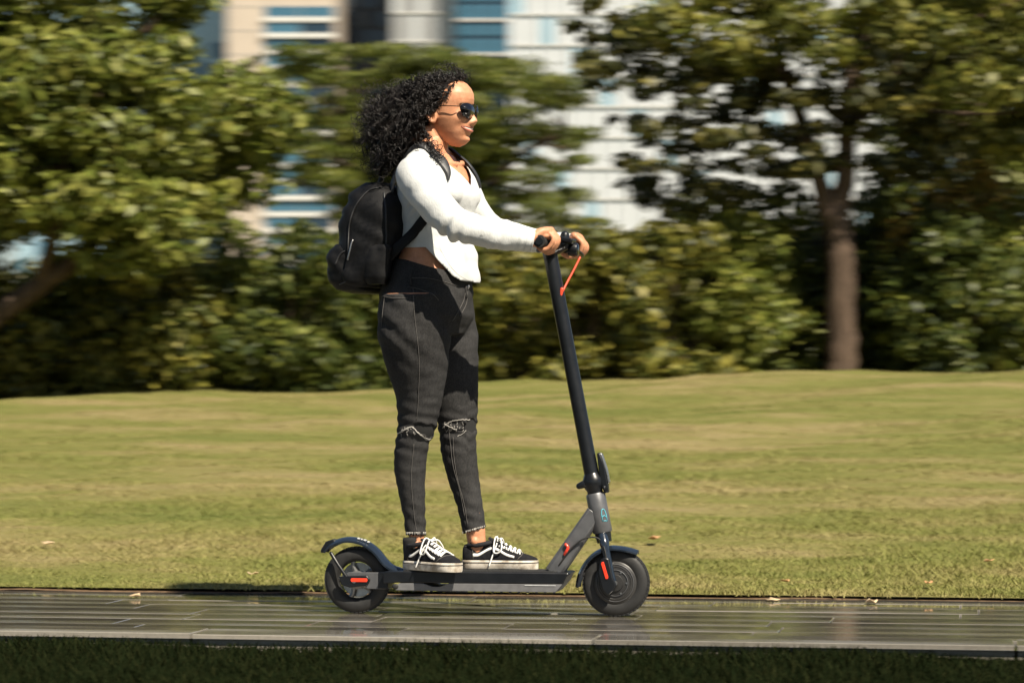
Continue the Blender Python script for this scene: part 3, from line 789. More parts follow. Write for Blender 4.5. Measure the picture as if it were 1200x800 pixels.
for sgn in (-1, 1):
    MB().tube([P(388, 648, sgn * .036), P(396, 661, sgn * .043), P(409, 680, sgn * .0475)], [.006, .0055, .006], 10, True).build('mudguard_stay', 'black_paint', sc, True, None)
# small white mark on the mudguard
mk_ = MB()
for a, b, w_ in ((420.5, 629.6, .0075), (424.2, 630.6, .005), (428, 631.6, .008), (432.0, 633.6, .007)):
    mk_.box(P(a, b + .9, -.021), (w_, .014, .0035), Matrix.Rotation(.26, 3, 'Y'))
mk_.build('mudguard_print', 'white_print', sc, False, None)
# neck strut, head tube, stem
def oriented(p0, p1, w, dpth, name, mat, bev=.006, t1=1.0):
    p0, p1 = Vector(p0), Vector(p1); d = (p1 - p0).normalized(); n_ = Vector((d.z, 0, -d.x)); R = []
    for p, k in ((p0, 1), (p1, t1)):
        R.append([p + n_ * w / 2 * k * a + Vector((0, dpth / 2 * k * b, 0)) for a, b in ((-1, -.7), (-.7, -1), (.7, -1), (1, -.7), (1, .7), (.7, 1), (-.7, 1), (-1, .7))])
    return MB().rings(R).build(name, mat, sc, True, 30, bev * .4)
oriented(P(649, 671), P(698, 600), .058, .058, 'neck_strut', 'grey_alloy', .006, .95)
axd = (P(645, 300) - P(706, 622)).normalized()
def ax(py): 
    a = P(706, 622); b = P(645, 300); t_ = (vz(py) - a.z) / (b.z - a.z); return a.lerp(b, t_)
MB().tube([ax(623), ax(621.5), ax(579), ax(577)], [.029, .032, .0315, .028], 28).build('head_tube', 'grey_alloy', sc, True, 40)
MB().tube([ax(579), ax(574), ax(570), ax(566), ax(561), ax(557), ax(554)], [.026, .025, .031, .034, .034, .028, .0245], 28).build('folding_clamp', 'black_paint', sc, True, 50)
MB().tube([ax(566) + Vector((-.026, -.012, 0)), ax(568) + Vector((-.046, -.014, -.002))], [.013, .010], 12, True).build('clamp_knob', 'black_paint', sc, True, None)
MB().tube([ax(560), ax(520), ax(420), ax(330), ax(298)], [.0245, .0235, .0232, .0232, .0232], 28).build('stem', 'black_paint', sc, True, 40)
lv = MB().prism(xz([(700, 530), (704, 530), (709, 545), (713, 566), (714, 576), (709, 577), (706, 570), (703, 558)]), -.016, .016)
lvo = lv.build('folding_lever', 'black_paint', sc, True, 30, .004)
MB().prism(xz([(703.2, 529.5), (706, 531), (712, 549), (715, 564), (713.4, 566), (709.4, 549)]), -.0135, .0135).build('lever_plate', 'steel', lvo, True, 30, .002)
MB().tube([P(708, 571, -.022), P(708, 571, .022)], .007, 12, True).build('hinge_pin', 'black_paint', sc, True, 40)
# pale blue emblem on the head tube: an arch over a bar, curved round the tube
em = MB(); c0 = ax(600)
def on_tube(ang, py, r=.0326):
    c = ax(py); return c + Vector((math.sin(ang) * r, -math.cos(ang) * r, 0))
arch = [on_tube(.62 + .26 * math.cos(a), 603 - 8 * math.sin(a)) for a in [math.pi * i / 12 for i in range(13)]]
em.tube([on_tube(.88, 609)] + arch + [on_tube(.36, 609)], .0016, 6); em.tube([on_tube(.36, 604.5), on_tube(.62, 602.5), on_tube(.88, 604.5)], .0016, 6); em.tube([on_tube(.45, 609), on_tube(.62, 608.5), on_tube(.80, 609)], .0014, 6)
em.build('emblem', 'cyan_print', sc, True, None)
# fork
MB().tube([ax(622), ax(628), ax(634)], [.027, .0255, .024], 24).build('fork_crown', 'black_paint', sc, True, 40)
for sgn in (-1, 1):
    y1 = sgn * .036
    pts = [ax(626) + Vector((0, sgn * .016, 0)), P(709, 640, sgn * .034), P(713.5, 662, sgn * .040), P(719, 684, sgn * .040)]
    MB().tube(smooth_path(pts, 14), [.016] * 5 + [.0135] * 6 + [.012] * 4, 14, True).build('fork_leg', 'navy_gloss', sc, True, None)
    MB().prism(xz([(706, 653), (712, 650), (716.5, 652), (721, 674), (725, 682), (722, 690), (714, 696), (708, 688), (703, 668)]), min(sgn * .043, sgn * .056), max(sgn * .043, sgn * .056)).build('fork_cover', 'black_paint', sc, True, 30, .005)
    MB().prism(xz([(707.8, 656), (710.2, 655.6), (715.6, 673.2), (715, 675.4), (712.4, 675.6), (707, 658)]), min(sgn * .056, sgn * .059), max(sgn * .056, sgn * .059)).build('reflector', 'reflector', sc, True, 30, .001)
MB().tube([FW + Vector((0, -.052, 0)), FW + Vector((0, .052, 0))], .009, 14).build('axle', 'steel', sc, True, 40)
# front mudguard
guard('front_mudguard', [(674, 686), (677, 672), (684, 658), (694, 647), (705, 640.5), (716, 637.5), (728, 638), (739, 640), (749, 643)], .040, .005, 'navy_gloss', .010)
# brake hose and red clips
MB().tube(smooth_path([P(655, 662, -.028), P(668, 644, -.034), P(682, 632, -.036), P(695, 629, -.034), P(704, 633, -.036), P(709, 645, -.050), P(711, 662, -.052)], 30), .0028, 8, True).build('brake_hose', 'rubber', sc, True, None)
MB().tube(smooth_path([P(661.5, 649, -.031), P(664, 645, -.036), P(665.5, 641, -.036), P(663, 637.8, -.034)], 10), .0048, 8, True).build('hose_clip', 'reflector', sc, True, None)
# handlebar assembly
BYAW = RAD(-6)
BD = Vector((math.sin(-BYAW), math.cos(BYAW), 0)).normalized()          # towards the far grip
BC = P(655, 287.5, 0)
BX = Vector((BD.y, -BD.x, 0))
def bar(s, f=0, u=0): return BC + BD * s + BX * f + Vector((0, 0, u))
MB().tube([bar(-.245), bar(.245)], .0125, 16).build('handlebar', 'black_paint', sc, True, 40)
for sg in (-1, 1):
    g = MB(); pts = [bar(sg * q) for q in (.125, .130, .235, .243, .250)]; g.tube(pts, [.0195, .0185, .0185, .0205, .0195], 24)
    go = g.build('grip', 'grip_rubber', sc, True, 40)
    rb = MB()
    for k in range(9): rb.tube([bar(sg * (.140 + k * .0105)), bar(sg * (.1455 + k * .0105))], .0195, 20)
    rb.build('grip_rib', 'grip_rubber', go, True, 40)
    MB().tube([bar(sg * .250), bar(sg * .2535)], [.014, .012], 20).build('bar_end_plug', 'black_paint', go, True, 40)
# stem head and display
top = ax(300)
MB().tube([ax(304), ax(296), top.lerp(BC, .5) + Vector((0, 0, .01)), BC + Vector((.012, 0, .004))], [.0235, .027, .027, .024], 22, True).build('stem_head', 'black_paint', sc, True, 50)
dsp = MB().box(bar(0, .010, .020), (.085, .06, .018), Matrix.Rotation(-BYAW * -1, 3, 'Z') @ Matrix.Rotation(RAD(12), 3, 'Y')).build('display', 'black_paint', sc, False, None, .005)
MB().tube([bar(.02, .030, -.012), bar(.02, .050, -.014), bar(.02, .058, -.014)], [.022, .024, .021], 22).build('headlight', 'black_paint', sc, True, 40)
MB().tube([bar(.02, .058, -.014), bar(.02, .061, -.014)], [.019, .015], 22).build('headlight_lens', 'lens', sc, True, 40)
# brake lever clamp, lever and bell on the far side
MB().tube([bar(.085), bar(.115)], .020, 18).build('lever_clamp', 'black_paint', sc, True, 40)
MB().tube(smooth_path([bar(.095, .018, .004), bar(.12, .030, -.010), bar(.16, .036, -.020), bar(.20, .030, -.026)], 14), .0055, 8, True, None).build('brake_lever', 'black_paint', sc, True, None)
MB().tube([bar(.070, .0, .012), bar(.070, .002, .036)], [.020, .015], 18, True).build('bell', 'black_paint', sc, True, None)
MB().tube([bar(-.115), bar(-.088)], .021, 18).build('throttle_clamp', 'black_paint', sc, True, 40)
MB().tube(smooth_path([bar(-.10, -.016, -.004), bar(-.105, -.03, -.014), bar(-.12, -.036, -.022)], 8), [.007] * 5 + [.009] * 4, 10, True).build('throttle', 'grey_plastic', sc, True, None)
# orange brake cable from the lever to the stem
MB().tube(smooth_path([P(679.5, 302, .05), P(672, 317, .03), P(664.5, 331, .01), P(657.5, 345, -.012)], 20), .0036, 8, True).build('brake_cable', 'orange_cable', sc, True, None)
MB().tube([P(658.5, 339, -.014), P(656.5, 348, -.014)], [.0065, .0055], 10, True).build('cable_clip', 'orange_cable', sc, True, None)

# ================================================================== THE RIDER
person = empty('person', P(515, 668, 0), 'woman with long curly black hair, white cropped top and ripped black jeans riding the scooter', 'person')
TOR_YAW = RAD(-17); HIP_YAW = RAD(-11); HEAD_YAW = RAD(-15.5)
def frame(yaw): return Vector((math.cos(yaw), math.sin(yaw), 0)), Vector((-math.sin(yaw), math.cos(yaw), 0))
def yaw_at(py): return float(np.interp(py, [180, 240, 300, 345], [TOR_YAW, TOR_YAW, RAD(-13), HIP_YAW]))
def torso_ring(py, cx, a, b, off=0.0, n=40, e=2.3, y=0.0):
    c = P(cx, py, y); c.z = vz(py); f, l = frame(yaw_at(py)); R = []
    for j in range(n):
        t_ = 2 * math.pi * j / n; ct, st = math.cos(t_), math.sin(t_)
        k = (abs(ct) ** e + abs(st) ** e) ** (-1 / e)
        R.append(c + f * (a + off) * ct * k + l * (b + off) * st * k)
    return R
# -------- measured outlines (picture row: centre column, half depth, half width)
BODY = [(366, 500, .118, .140), (345, 500, .130, .152), (318, 503, .118, .142), (303, 505, .104, .130), (285, 507, .096, .124), (265, 509, .096, .124),
        (245, 511, .102, .132), (225, 512, .106, .142), (208, 511, .096, .150), (197, 510, .080, .148), (188, 509, .062, .118), (180, 509, .052, .075)]
SHIRT = [(345, 511, .136, .152), (330, 511, .134, .150), (315, 511, .129, .146), (300, 512, .120, .139), (285, 511.5, .108, .134), (265, 510.5, .105, .134), (245, 512, .113, .143), (230, 513.5, .123, .152),
         (218, 513.5, .120, .157), (206, 512.5, .106, .160), (196, 511, .089, .155), (187, 510, .070, .126), (180, 509.5, .060, .085), (172, 509.5, .054, .065)]
NEAR_LEG = [(345, 447, 528), (372, 441.5, 527), (400, 443, 528), (433, 453, 525.5), (464, 463.5, 519.5), (490, 466, 514), (506, 465, 510.5), (519, 463, 503.5), (536, 461, 500.5), (555, 462, 499), (580, 467, 498.5), (608, 473, 499), (627, 475, 500)]
FAR_LEG = [(345, 482, 552), (372, 484, 558), (400, 485, 560.5), (433, 492, 561), (470, 504, 560.5), (493, 511.5, 560), (508, 514.5, 558.5), (534, 517, 559), (566, 525.6, 562.5), (597, 536, 567), (622, 541.5, 570)]
def leg_y(py, near):
    return float(np.interp(py, [345, 400, 500, 625], [-.088, -.082, -.056, -.030] if near else [.088, .086, .062, .040]))
def leg_rings(tab, near, off=0.0, n=28, rows=None):
    out = []
    for py in (rows or [q[0] for q in tab]):
        L, Rr = interp(tab, py); y = leg_y(py, near); k = (DIST + y) / F_PX
        c = P((L + Rr) / 2, py, y); c.z = vz(py)
        a = max(.012, (Rr - L) / 2 * k / math.cos(YAW) + off); b = a * float(np.interp(py, [345, 440, 520, 625], [.92, .98, 1.0, .95]))
        out.append([c + Vector((a * math.cos(t_), b * math.sin(t_), 0)) for t_ in [2 * math.pi * j / n for j in range(n)]])
    return out
rowsN = list(np.linspace(627, 345, 40)); rowsF = list(np.linspace(622, 345, 40))

# -------- arms
SH_N, EL_N, WR_N = P(486, 205, -.165), P(534, 262.5, -.285), P(624, 281, -.225)
SH_F, EL_F, WR_F = P(536, 207, .150), P(574, 271, .225), P(671, 284, .225)
def arm_path(a, b, c, n=26):
    q = []
    for i in range(n + 1):
        t_ = i / n; q.append(a * (1 - t_) ** 2 + (b * 2 - (a + c) * .5) * 2 * t_ * (1 - t_) + c * t_ ** 2)
    m = [a.lerp(b, i / (n / 2)) if i <= n / 2 else b.lerp(c, (i - n / 2) / (n / 2)) for i in range(n + 1)]
    return [q[i].lerp(m[i], .45) for i in range(n + 1)]
def arm(mb, a, b, c, radii, n=22):
    q = arm_path(a, b, c); rr = [float(np.interp(i / 26, [0, .2, .5, .7, .9, 1], radii)) for i in range(27)]
    mb.tube(q, rr, n, True)

# -------- head, in its own frame: +x the face, +y her left, z up
HC = P(524.5, 126, 0); HC.z = vz(126.5)
hf, hl = frame(HEAD_YAW)
HM = Matrix(((hf.x, hl.x, 0), (hf.y, hl.y, 0), (0, 0, 1))) @ Matrix.Rotation(RAD(-2), 3, 'Y')
def HW(p): return HC + HM @ Vector(p)
HMi = np.array(HM.inverted())
def to_head(V): return (np.asarray(V) - np.array(HC)) @ HMi.T
XF = [(-.128, .038), (-.120, .059), (-.108, .0705), (-.096, .0735), (-.086, .0765), (-.072, .0808), (-.060, .0822), (-.045, .0830), (-.020, .0810), (-.004, .0800), (.006, .0815), (.016, .0860), (.026, .0890), (.045, .0880), (.062, .0810), (.078, .0680), (.092, .047), (.100, .026), (.104, 0)]
XB = [(-.128, .036), (-.115, .022), (-.10, .0), (-.08, -.028), (-.06, -.058), (-.04, -.080), (0, -.099), (.03, -.101), (.055, -.092), (.078, -.071), (.092, -.047), (.100, -.026), (.104, 0)]
HWD = [(-.128, .012), (-.122, .021), (-.112, .030), (-.10, .039), (-.08, .0505), (-.06, .0590), (-.035, .068), (-.01, .071), (.02, .0735), (.045, .072), (.065, .063), (.08, .050), (.092, .034), (.100, .019), (.104, 0)]
def G(d, s): return math.exp(-(d / s) ** 2)
def head_ring(z, n=112, grow=0.0):
    xf, = interp(XF, z); xb, = interp(XB, z); w, = interp(HWD, z); R = []
    for j in range(n):
        t_ = 2 * math.pi * j / n; ct, st = math.cos(t_), math.sin(t_)
        e = 2.25 if ct > 0 else 2.05
        k = (abs(ct) ** e + abs(st) ** e) ** (-1 / e)
        x = ct * k * ((xf if ct > 0 else -xb) + grow); y = st * k * (w + grow); dx = 0.0
        if ct > 0 and not grow:
            ay = abs(y)
            nz = float(np.interp(z, [-.066, -.061, -.055, -.048, -.040, -.028, -.015, -.003, .008], [0, .006, .0175, .0245, .0215, .0145, .0085, .0040, 0]))
            sy = float(np.interp(z, [-.061, -.051, -.026, .005], [.0160, .0145, .0105, .0090])); dx += nz * G(y, sy)
            dx += .0080 * G(ay - .0150, .0062) * G(z + .0535, .0075)                       # nostril wings
            dx -= .0105 * G(ay - .031, .017) * G(z + .008, .0125)                            # eye sockets
            dx += .0055 * G(ay - .031, .012) * G(z + .009, .007)                               # lids over the eyeballs
            dx += .0035 * G(ay - .030, .02) * G(z - .010, .007)                              # brow
            dx += .0090 * G(ay - .043, .015) * G(z + .040, .014)                             # cheeks lifted by the smile
            dx -= .0042 * G(ay - .0425, .006) * G(z + .062, .013)                            # smile folds
            zs = -.0725 + ay * ay * 6.0
            if ay < .042:
                fd = max(0, 1 - (ay / .042) ** 2)
                dx += .0042 * fd * G(z - zs - .0046, .0040) + .0050 * fd * G(z - zs + .0062, .0050) - .0030 * fd * G(z - zs, .0024)
            dx += .0050 * G(y, .018) * G(z + .108, .010) - .0045 * G(y, .024) * G(z + .094, .006)
            dx -= .0012 * G(y, .004) * G(z + .061, .004)
        R.append(Vector((x + dx, y, z)))
    return R
def head_into(mb, grow=0.0, zs=None):
    zs = zs if zs is not None else list(np.linspace(-.1275, .06, 100)) + list(np.linspace(.063, .1035, 20))
    mb.rings([[HW(p) for p in head_ring(z, grow=grow)] for z in zs])

# -------- hands closed round the grips
def hand(mb, wrist, s, outer, grip_s):
    """outer: +1 when the little finger lies towards +BD, else -1"""
    R_g = .0185
    kn = []
    for i in range(4):                                        # index .. little
        sp = grip_s + outer * (-.031 + .0215 * i)
        fr = (.0080, .0083, .0079, .0069)[i]; L = (1.0, 1.06, 1.0, .86)[i]
        A = [RAD(q - 5 * i) for q in ((76, 20, -42, -92, -125), (72, 14, -48, -98, -132), (74, 16, -46, -96, -128), (80, 26, -34, -84, -112))[i]]
        rr = [R_g + fr * 1.9 * L + .007, R_g + fr + .011, R_g + fr + .003, R_g + fr * .8 + .001, R_g + fr * .7]
        pts = [bar(sp + outer * .002 * k, math.cos(a) * q + .003, math.sin(a) * q) for k, (a, q) in enumerate(zip(A, rr))]
        mb.tube(smooth_path(pts, 16), [float(np.interp(k / 16, [0, .22, .3, .5, .56, .8, 1], [fr * 1.16, fr * 1.0, fr * 1.14, fr * .96, fr * 1.05, fr * .92, fr * .78])) for k in range(17)], 12, True)
        kn.append(pts[0])
    for i, k_ in enumerate(kn):                               # palm: four metacarpals from the wrist to the knuckles
        w0 = wrist + BD * outer * (-.014 + .0095 * i)
        mid = w0.lerp(k_, .55) + Vector((0, 0, .006))
        mb.tube(smooth_path([w0, mid, k_], 8), [.0165, .0165, .016, .0155, .015, .0145, .0135, .0125, .0112], 12, True)
    mb.ellipsoid(wrist.lerp((kn[1] + kn[2]) / 2, .55) - Vector((0, 0, .008)), (.032, .034, .013), 16, 10)
    mb.ellipsoid(bar(grip_s + outer * .022, -.022, .012), (.024, .017, .017), 14, 8)           # heel of the hand
    t0 = wrist + BD * outer * -.022 + Vector((.012, 0, -.006))
    th = [t0, bar(grip_s - outer * .052, -.024, .012), bar(grip_s - outer * .058, -.024, -.012), bar(grip_s - outer * .052, -.004, -.028), bar(grip_s - outer * .046, .016, -.027)]
    mb.tube(smooth_path(th, 18), [float(np.interp(k / 18, [0, .3, .5, .62, .85, 1], [.0155, .0135, .0105, .0112, .0100, .0080])) for k in range(19)], 12, True)

# -------- the body: one continuous surface
mb = MB()
mb.rings([torso_ring(*q) for q in BODY])
head_into(mb)
mb.tube(smooth_path([P(505, 196, .0), P(507.5, 182, 0), P(508.5, 166, 0), P(512, 146, 0)], 10), [.068, .060, .054, .0515, .0500, .0485, .048, .048, .048, .048, .048], 28, True)
for y0_, x0_ in ((-.058, 512), (.058, 524)):                     # neck muscle and collar bones
    mb.tube(smooth_path([P(504 + (6 if y0_ > 0 else -3), 152, y0_ * .88), P(511, 168, y0_ * .68), P(529, 190, y0_ * .22)], 8), [.013, .013, .012, .011, .010, .009, .008, .008, .008], 10, True)
mb.tube(smooth_path([P(533, 193, -.020), P(516, 191, -.07), P(497, 192, -.125)], 8), .011, 10, True)
mb.tube(smooth_path([P(535, 193, .012), P(541, 192, .06), P(540, 194, .115)], 8), .011, 10, True)
for sy in (-1, 1):                                              # trapezius and bust
    mb.tube(smooth_path([P(509, 168, sy * .02), P(507 + sy * 8, 181, sy * .065), P(509 + sy * 20, 192, sy * .125)], 8), [.035, .036, .037, .036, .034, .033, .033, .034, .036], 14, True)
    ears = []
f_, l_ = frame(TOR_YAW); bc = P(512, 226, 0); bc.z = vz(226)
for sy in (-1, 1): mb.ellipsoid(bc + f_ * .062 + l_ * sy * .062, (.048, .052, .046), 20, 12)
arm(mb, SH_N, EL_N, WR_N, [.056, .046, .040, .037, .027, .0235])
arm(mb, SH_F, EL_F, WR_F, [.056, .046, .040, .037, .027, .0235])
hand(mb, WR_N + Vector((.004, 0, .004)), 1, -1, -.185)
hand(mb, WR_F + Vector((.004, 0, .002)), 1, 1, .190)
# ears
for sy in (-1, 1):
    q = [HW((-.022 + .017 * math.cos(a) * (1 if math.sin(a) > 0 else .8) - .006 * math.sin(a), sy * (.0745 + .006 * (1 - math.cos(a))), -.018 + .030 * math.sin(a))) for a in [2 * math.pi * i / 20 for i in range(21)]]
    mb.tube(q, .0052, 8); mb.ellipsoid(HW((-.021, sy * .0745, -.018)), (.013, .005, .024), 12, 8, HM); mb.ellipsoid(HW((-.014, sy * .0765, -.045)), (.008, .006, .009), 12, 8, HM)
# legs inside the jeans, ankles and feet inside the shoes
ANK_N, ANK_F = P(489, 636, -.032), P(557, 634, .040)
mb.rings(leg_rings(NEAR_LEG, True, -.007, rows=rowsN)); mb.rings(leg_rings(FAR_LEG, False, -.007, rows=rowsF))
def ankle(mb, pts, r): mb.tube(smooth_path(pts, 12), r, 20, True)
ankle(mb, [P(488, 606, -.031), P(488, 624, -.031), P(489, 636, -.031), P(491, 650, -.031)], [.024, .0245, .025, .025, .0252, .0255, .0255, .0255, .0255, .0255, .026, .026, .026])
ankle(mb, [P(555, 602, .039), P(557, 618, .040), P(558, 630, .041), P(561, 648, .042)], [.030, .030, .0305, .031, .0315, .032, .0320, .0315, .031, .0305, .030, .030, .030])
mb.ellipsoid(P(556, 634, .010), (.013, .008, .013), 12, 8); mb.ellipsoid(P(556.5, 634, .077), (.014, .010, .014), 12, 8)
mb.ellipsoid(P(488, 639, -.056), (.012, .007, .012), 12, 8)
SHOE_N = (P(476.5, 660, -.012), RAD(-36)); SHOE_F = (P(541.5, 660, .036), RAD(3))
for (p, yw) in (SHOE_N, SHOE_F):
    d = Vector((math.cos(yw), math.sin(yw), 0)); q = Vector((p.x, p.y, Z1 + .034))
    mb.tube(smooth_path([q + d * .035 + Vector((0, 0, .016)), q + d * .10 + Vector((0, 0, .018)), q + d * .17 + Vector((0, 0, .004)), q + d * .225], 10), [.022, .024, .026, .026, .026, .024, .022, .020, .018, .015, .012], 16, True)
bme = mb.remesh(.0030, 1, .5)
body = link('body', bme, ['skin'], person)

# -------- jeans
mb = MB()
HIP = [(392, 501, .122, .150), (370, 499.5, .148, .172), (345, 499.5, .148, .168), (325, 502, .136, .156), (312, 504, .126, .148), (300, 505.5, .119, .142), (292, 505.5, .117, .140)]
mb.rings([torso_ring(q[0], q[1], q[2], q[3]) for q in HIP])
mb.rings(leg_rings(NEAR_LEG, True, 0, rows=list(np.linspace(634, 345, 44)))); mb.rings(leg_rings(FAR_LEG, False, 0, rows=list(np.linspace(628, 345, 44))))
for sy, (cx, yy) in ((-1, (469.5, -.085)), (1, (476, .085))): mb.ellipsoid(P(cx, 372, yy), (.075, .085, .085), 20, 12)      # seat
jme = mb.remesh(.0048, 4, .5)
def wrinkle(V, N):
    out = V.copy()
    for i in range(len(V)):
        p = V[i]; px = 600 + ((p[0] - CAM.x) * RGT.x + (p[1] - CAM.y) * RGT.y) / ((p[0] - CAM.x) * FWD.x + (p[1] - CAM.y) * FWD.y) * F_PX
        py = HOR - (p[2] - CAMH) * 360
        near = p[1] < .012
        knee = 506 if near else 502; ank = 622 if near else 616
        wk = math.exp(-((py - knee) / 26) ** 2); wa = math.exp(-((py - ank + 14) / 26) ** 2); wh = math.exp(-((py - 385) / 40) ** 2)
        ph = noise.noise(Vector((p[0] * 5, p[1] * 5, p[2] * 3)))
        s = math.sin(p[2] * 150 + ph * 9 + (p[0] * 30 if near else -p[0] * 30)); s2 = math.sin(p[2] * 85 + ph * 8 + p[0] * 45)
        d = -.0012 + .0024 * wk * s + .0014 * wa * s + .0026 * wh * s2 + .0018 * noise.noise(Vector((p[0] * 22, p[1] * 22, p[2] * 48)))
        out[i] = p + N[i] * d
    return out
# rips over both knees: the cloth is parted and the edges sag
def knee_front(V, near):
    py = HOR - (V[:, 2] - CAMH) * 360
    c = np.array([P(*( (488, 506, leg_y(506, True)) if near else (537, 502, leg_y(502, False)) ))])
    dx = V[:, 0] - c[0, 0]; dy = V[:, 1] - c[0, 1]
    return py, np.arctan2(dy, dx)                           # angle 0 faces forward, negative towards the camera
def rip(V, near):
    """< 0 inside the opening"""
    py, an = knee_front(V, near)
    leg = (V[:, 1] < .008) if near else (V[:, 1] >= .008)
    a0, ha, r0, hh = (-.55, .95, 505.0, 7.2) if near else (-.65, 1.15, 498.5, 7.0)
    u = (an - a0) / ha
    mid = r0 + 4.0 * u * u * (-1 if near else -.6) + (3.2 if near else 2.0) * u
    half = hh * np.sqrt(np.clip(1 - u * u, 0, 1)) * (1 + .15 * np.sin(an * 9))
    d = np.abs(py - mid) - half
    d = np.where(np.abs(u) < 1, d, 4 + np.abs(u)); return np.where(leg, d, 9.0)
def waist_line(V):
    f, l = frame(RAD(-13)); c = P(504, 310, 0)
    u = (V[:, 0] - c.x) * f.x + (V[:, 1] - c.y) * f.y
    return vz(310) + np.interp(u, [-.13, -.02, .06, .13], [.028, .012, -.012, -.030])
def jeans_keep(V):
    py = HOR - (V[:, 2] - CAMH) * 360
    top = waist_line(V) - V[:, 2]
    px = 600 + ((V[:, 0] - CAM.x) * RGT.x + (V[:, 1] - CAM.y) * RGT.y) / ((V[:, 0] - CAM.x) * FWD.x + (V[:, 1] - CAM.y) * FWD.y) * F_PX
    low = np.where(px < 521, 626.5 + .8 * np.sin(px * 1.3), 620 + (562 - px) * .28 + .8 * np.sin(px * 1.1))
    k = np.minimum(top, (low - py) / 360)
    return np.minimum(k, np.minimum(rip(V, True), rip(V, False)) / 360)
V = co(jme); setco(jme, wrinkle(V, normals(jme)))
jme = cut(jme, jeans_keep, .008)
jeans = link('jeans', jme, ['denim'], person)
so_ = jeans.modifiers.new('cloth', 'SOLIDIFY'); so_.thickness = .0022; so_.offset = -1
# dark backing sheet seen through the rips
mb = MB(); mb.rings(leg_rings(NEAR_LEG, True, -.0045, rows=list(np.linspace(530, 480, 10)))); mb.rings(leg_rings(FAR_LEG, False, -.0045, rows=list(np.linspace(526, 478, 10))))
mb.build('knee_backing', 'sock', jeans, True, None)
bmj = bmesh.new(); bmj.from_mesh(jme); bvh_j = BVHTree.FromBMesh(bmj); bmj.free()
def on_surface(bvh, px, py, off=.002):
    d = ray(px, py); h = bvh.ray_cast(CAM, d.normalized())
    if h[0] is None: return None
    n_ = h[1] if h[1].dot(d) < 0 else -h[1]
    return h[0] + n_ * off
def stitch(name, bvh, pts, r, mat, parent, n=30, off=.0012, jit=0):
    q = [Vector((a, b, 0)) for a, b in pts]; q = smooth_path(q, n); out = []
    for k_ in q:
        h = on_surface(bvh, k_.x + random.uniform(-jit, jit), k_.y + random.uniform(-jit, jit), off)
        if h is not None and (not out or (h - out[-1]).length < .03): out.append(h)
    if len(out) > 2: return MB().tube(out, r, 5).build(name, mat, parent, True, None)
thr = MB()
def fray(pts, r=.0013, n=26):
    q = smooth_path([Vector((a, b, 0)) for a, b in pts], n); out = []; tgt = thr if r < .0008 else MB()
    for k_ in q:
        h = on_surface(bvh_j, k_.x + random.uniform(-.35, .35), k_.y + random.uniform(-.5, .5), .0012)
        if h is not None and (not out or (h - out[-1]).length < .02): out.append(h)
    if len(out) > 2: tgt.tube(out, r, 5)
    if len(out) > 2 and tgt is not thr: tgt.build('frayed_edge', 'thread', jeans, True, None)
fray([(465.5, 508), (473, 503.5), (484, 499.5), (498, 498.5), (512, 497)]); fray([(466, 508.5), (476, 503), (483, 500.5), (490, 507), (498, 513), (506, 512)])
fray([(484, 500), (488, 505), (496, 511), (503, 515.5)], .0011); fray([(498, 511), (499, 515), (505, 513.5)], .0009)
fray([(519, 501), (524, 496.5), (532, 492.5), (545, 491.5), (559, 492)]); fray([(521, 497), (530, 501.5), (540, 504), (550, 504.5), (557, 505)])
fray([(540, 504), (543, 508), (541, 512.5)], .0009); fray([(546, 504), (542, 508), (536, 511)], .0009)
for k_ in range(24):
    a = random.uniform(468, 508); b = 502 + random.uniform(-3, 9) * .8; fray([(a, b), (a + random.uniform(-2, 2), b + random.uniform(1.5, 4))], .0006, 5)
    a = random.uniform(521, 557); b = 494 + random.uniform(0, 10); fray([(a, b), (a + random.uniform(-2, 2), b + random.uniform(1.5, 4))], .0006, 5)
for base, y1, y2 in ((NEAR_LEG, 474, 500), (FAR_LEG, 542, 568)):
    bb = 626 if base is NEAR_LEG else 620
    for k_ in range(34):
        a = random.uniform(y1, y2); b = bb - 2.0 + (0 if base is NEAR_LEG else (562 - a) * .28)
        h = on_surface(bvh_j, a, b - 1.0, .001)
        if h: thr.tube([h, h + Vector((random.uniform(-.002, .002), -.001, -random.uniform(.004, .010)))], .0007, 4)
tag(thr.build('frayed_thread', 'thread', jeans, True, None), kind='stuff')
# seams, pockets, belt loops
for pts in (((484, 338), (486, 372), (491, 420), (490, 470), (488, 492)), ((485, 520), (482, 560), (485, 600), (488, 622)),
            ((531, 512), (532, 534), (536, 560), (544, 590), (548, 614)), ((526, 500), (528, 520), (531, 545), (539, 575), (545, 606)),
            ((451, 348), (449, 362), (447, 384)), ((449, 347), (462, 349.5), (478, 349)), ((478, 336), (492, 339), (507, 345), (514, 352)),
            ((546, 338), (543, 352), (536, 366), (530, 376)), ((548, 340), (546, 356), (539, 370)), ((480, 326), (500, 326), (520, 330), (538, 336))):
    stitch('seam', bvh_j, pts, .0010, 'stitch', jeans)
lp = on_surface(bvh_j, 481, 328, .003)
for (a, b) in ((481, 329), (545, 343)):
    q1, q2 = on_surface(bvh_j, a, b - 7, .003), on_surface(bvh_j, a + .8, b + 5, .003)
    if q1 and q2: MB().tube([q1, q1.lerp(q2, .5) + Vector((0, -.003, 0)), q2], .0042, 8, True).build('belt_loop', 'denim', jeans, True, None)
q1 = on_surface(bvh_j, 547, 336, .003)
if q1: MB().ellipsoid(q1, (.008, .004, .008), 12, 8).build('button', 'steel', jeans, True, None)

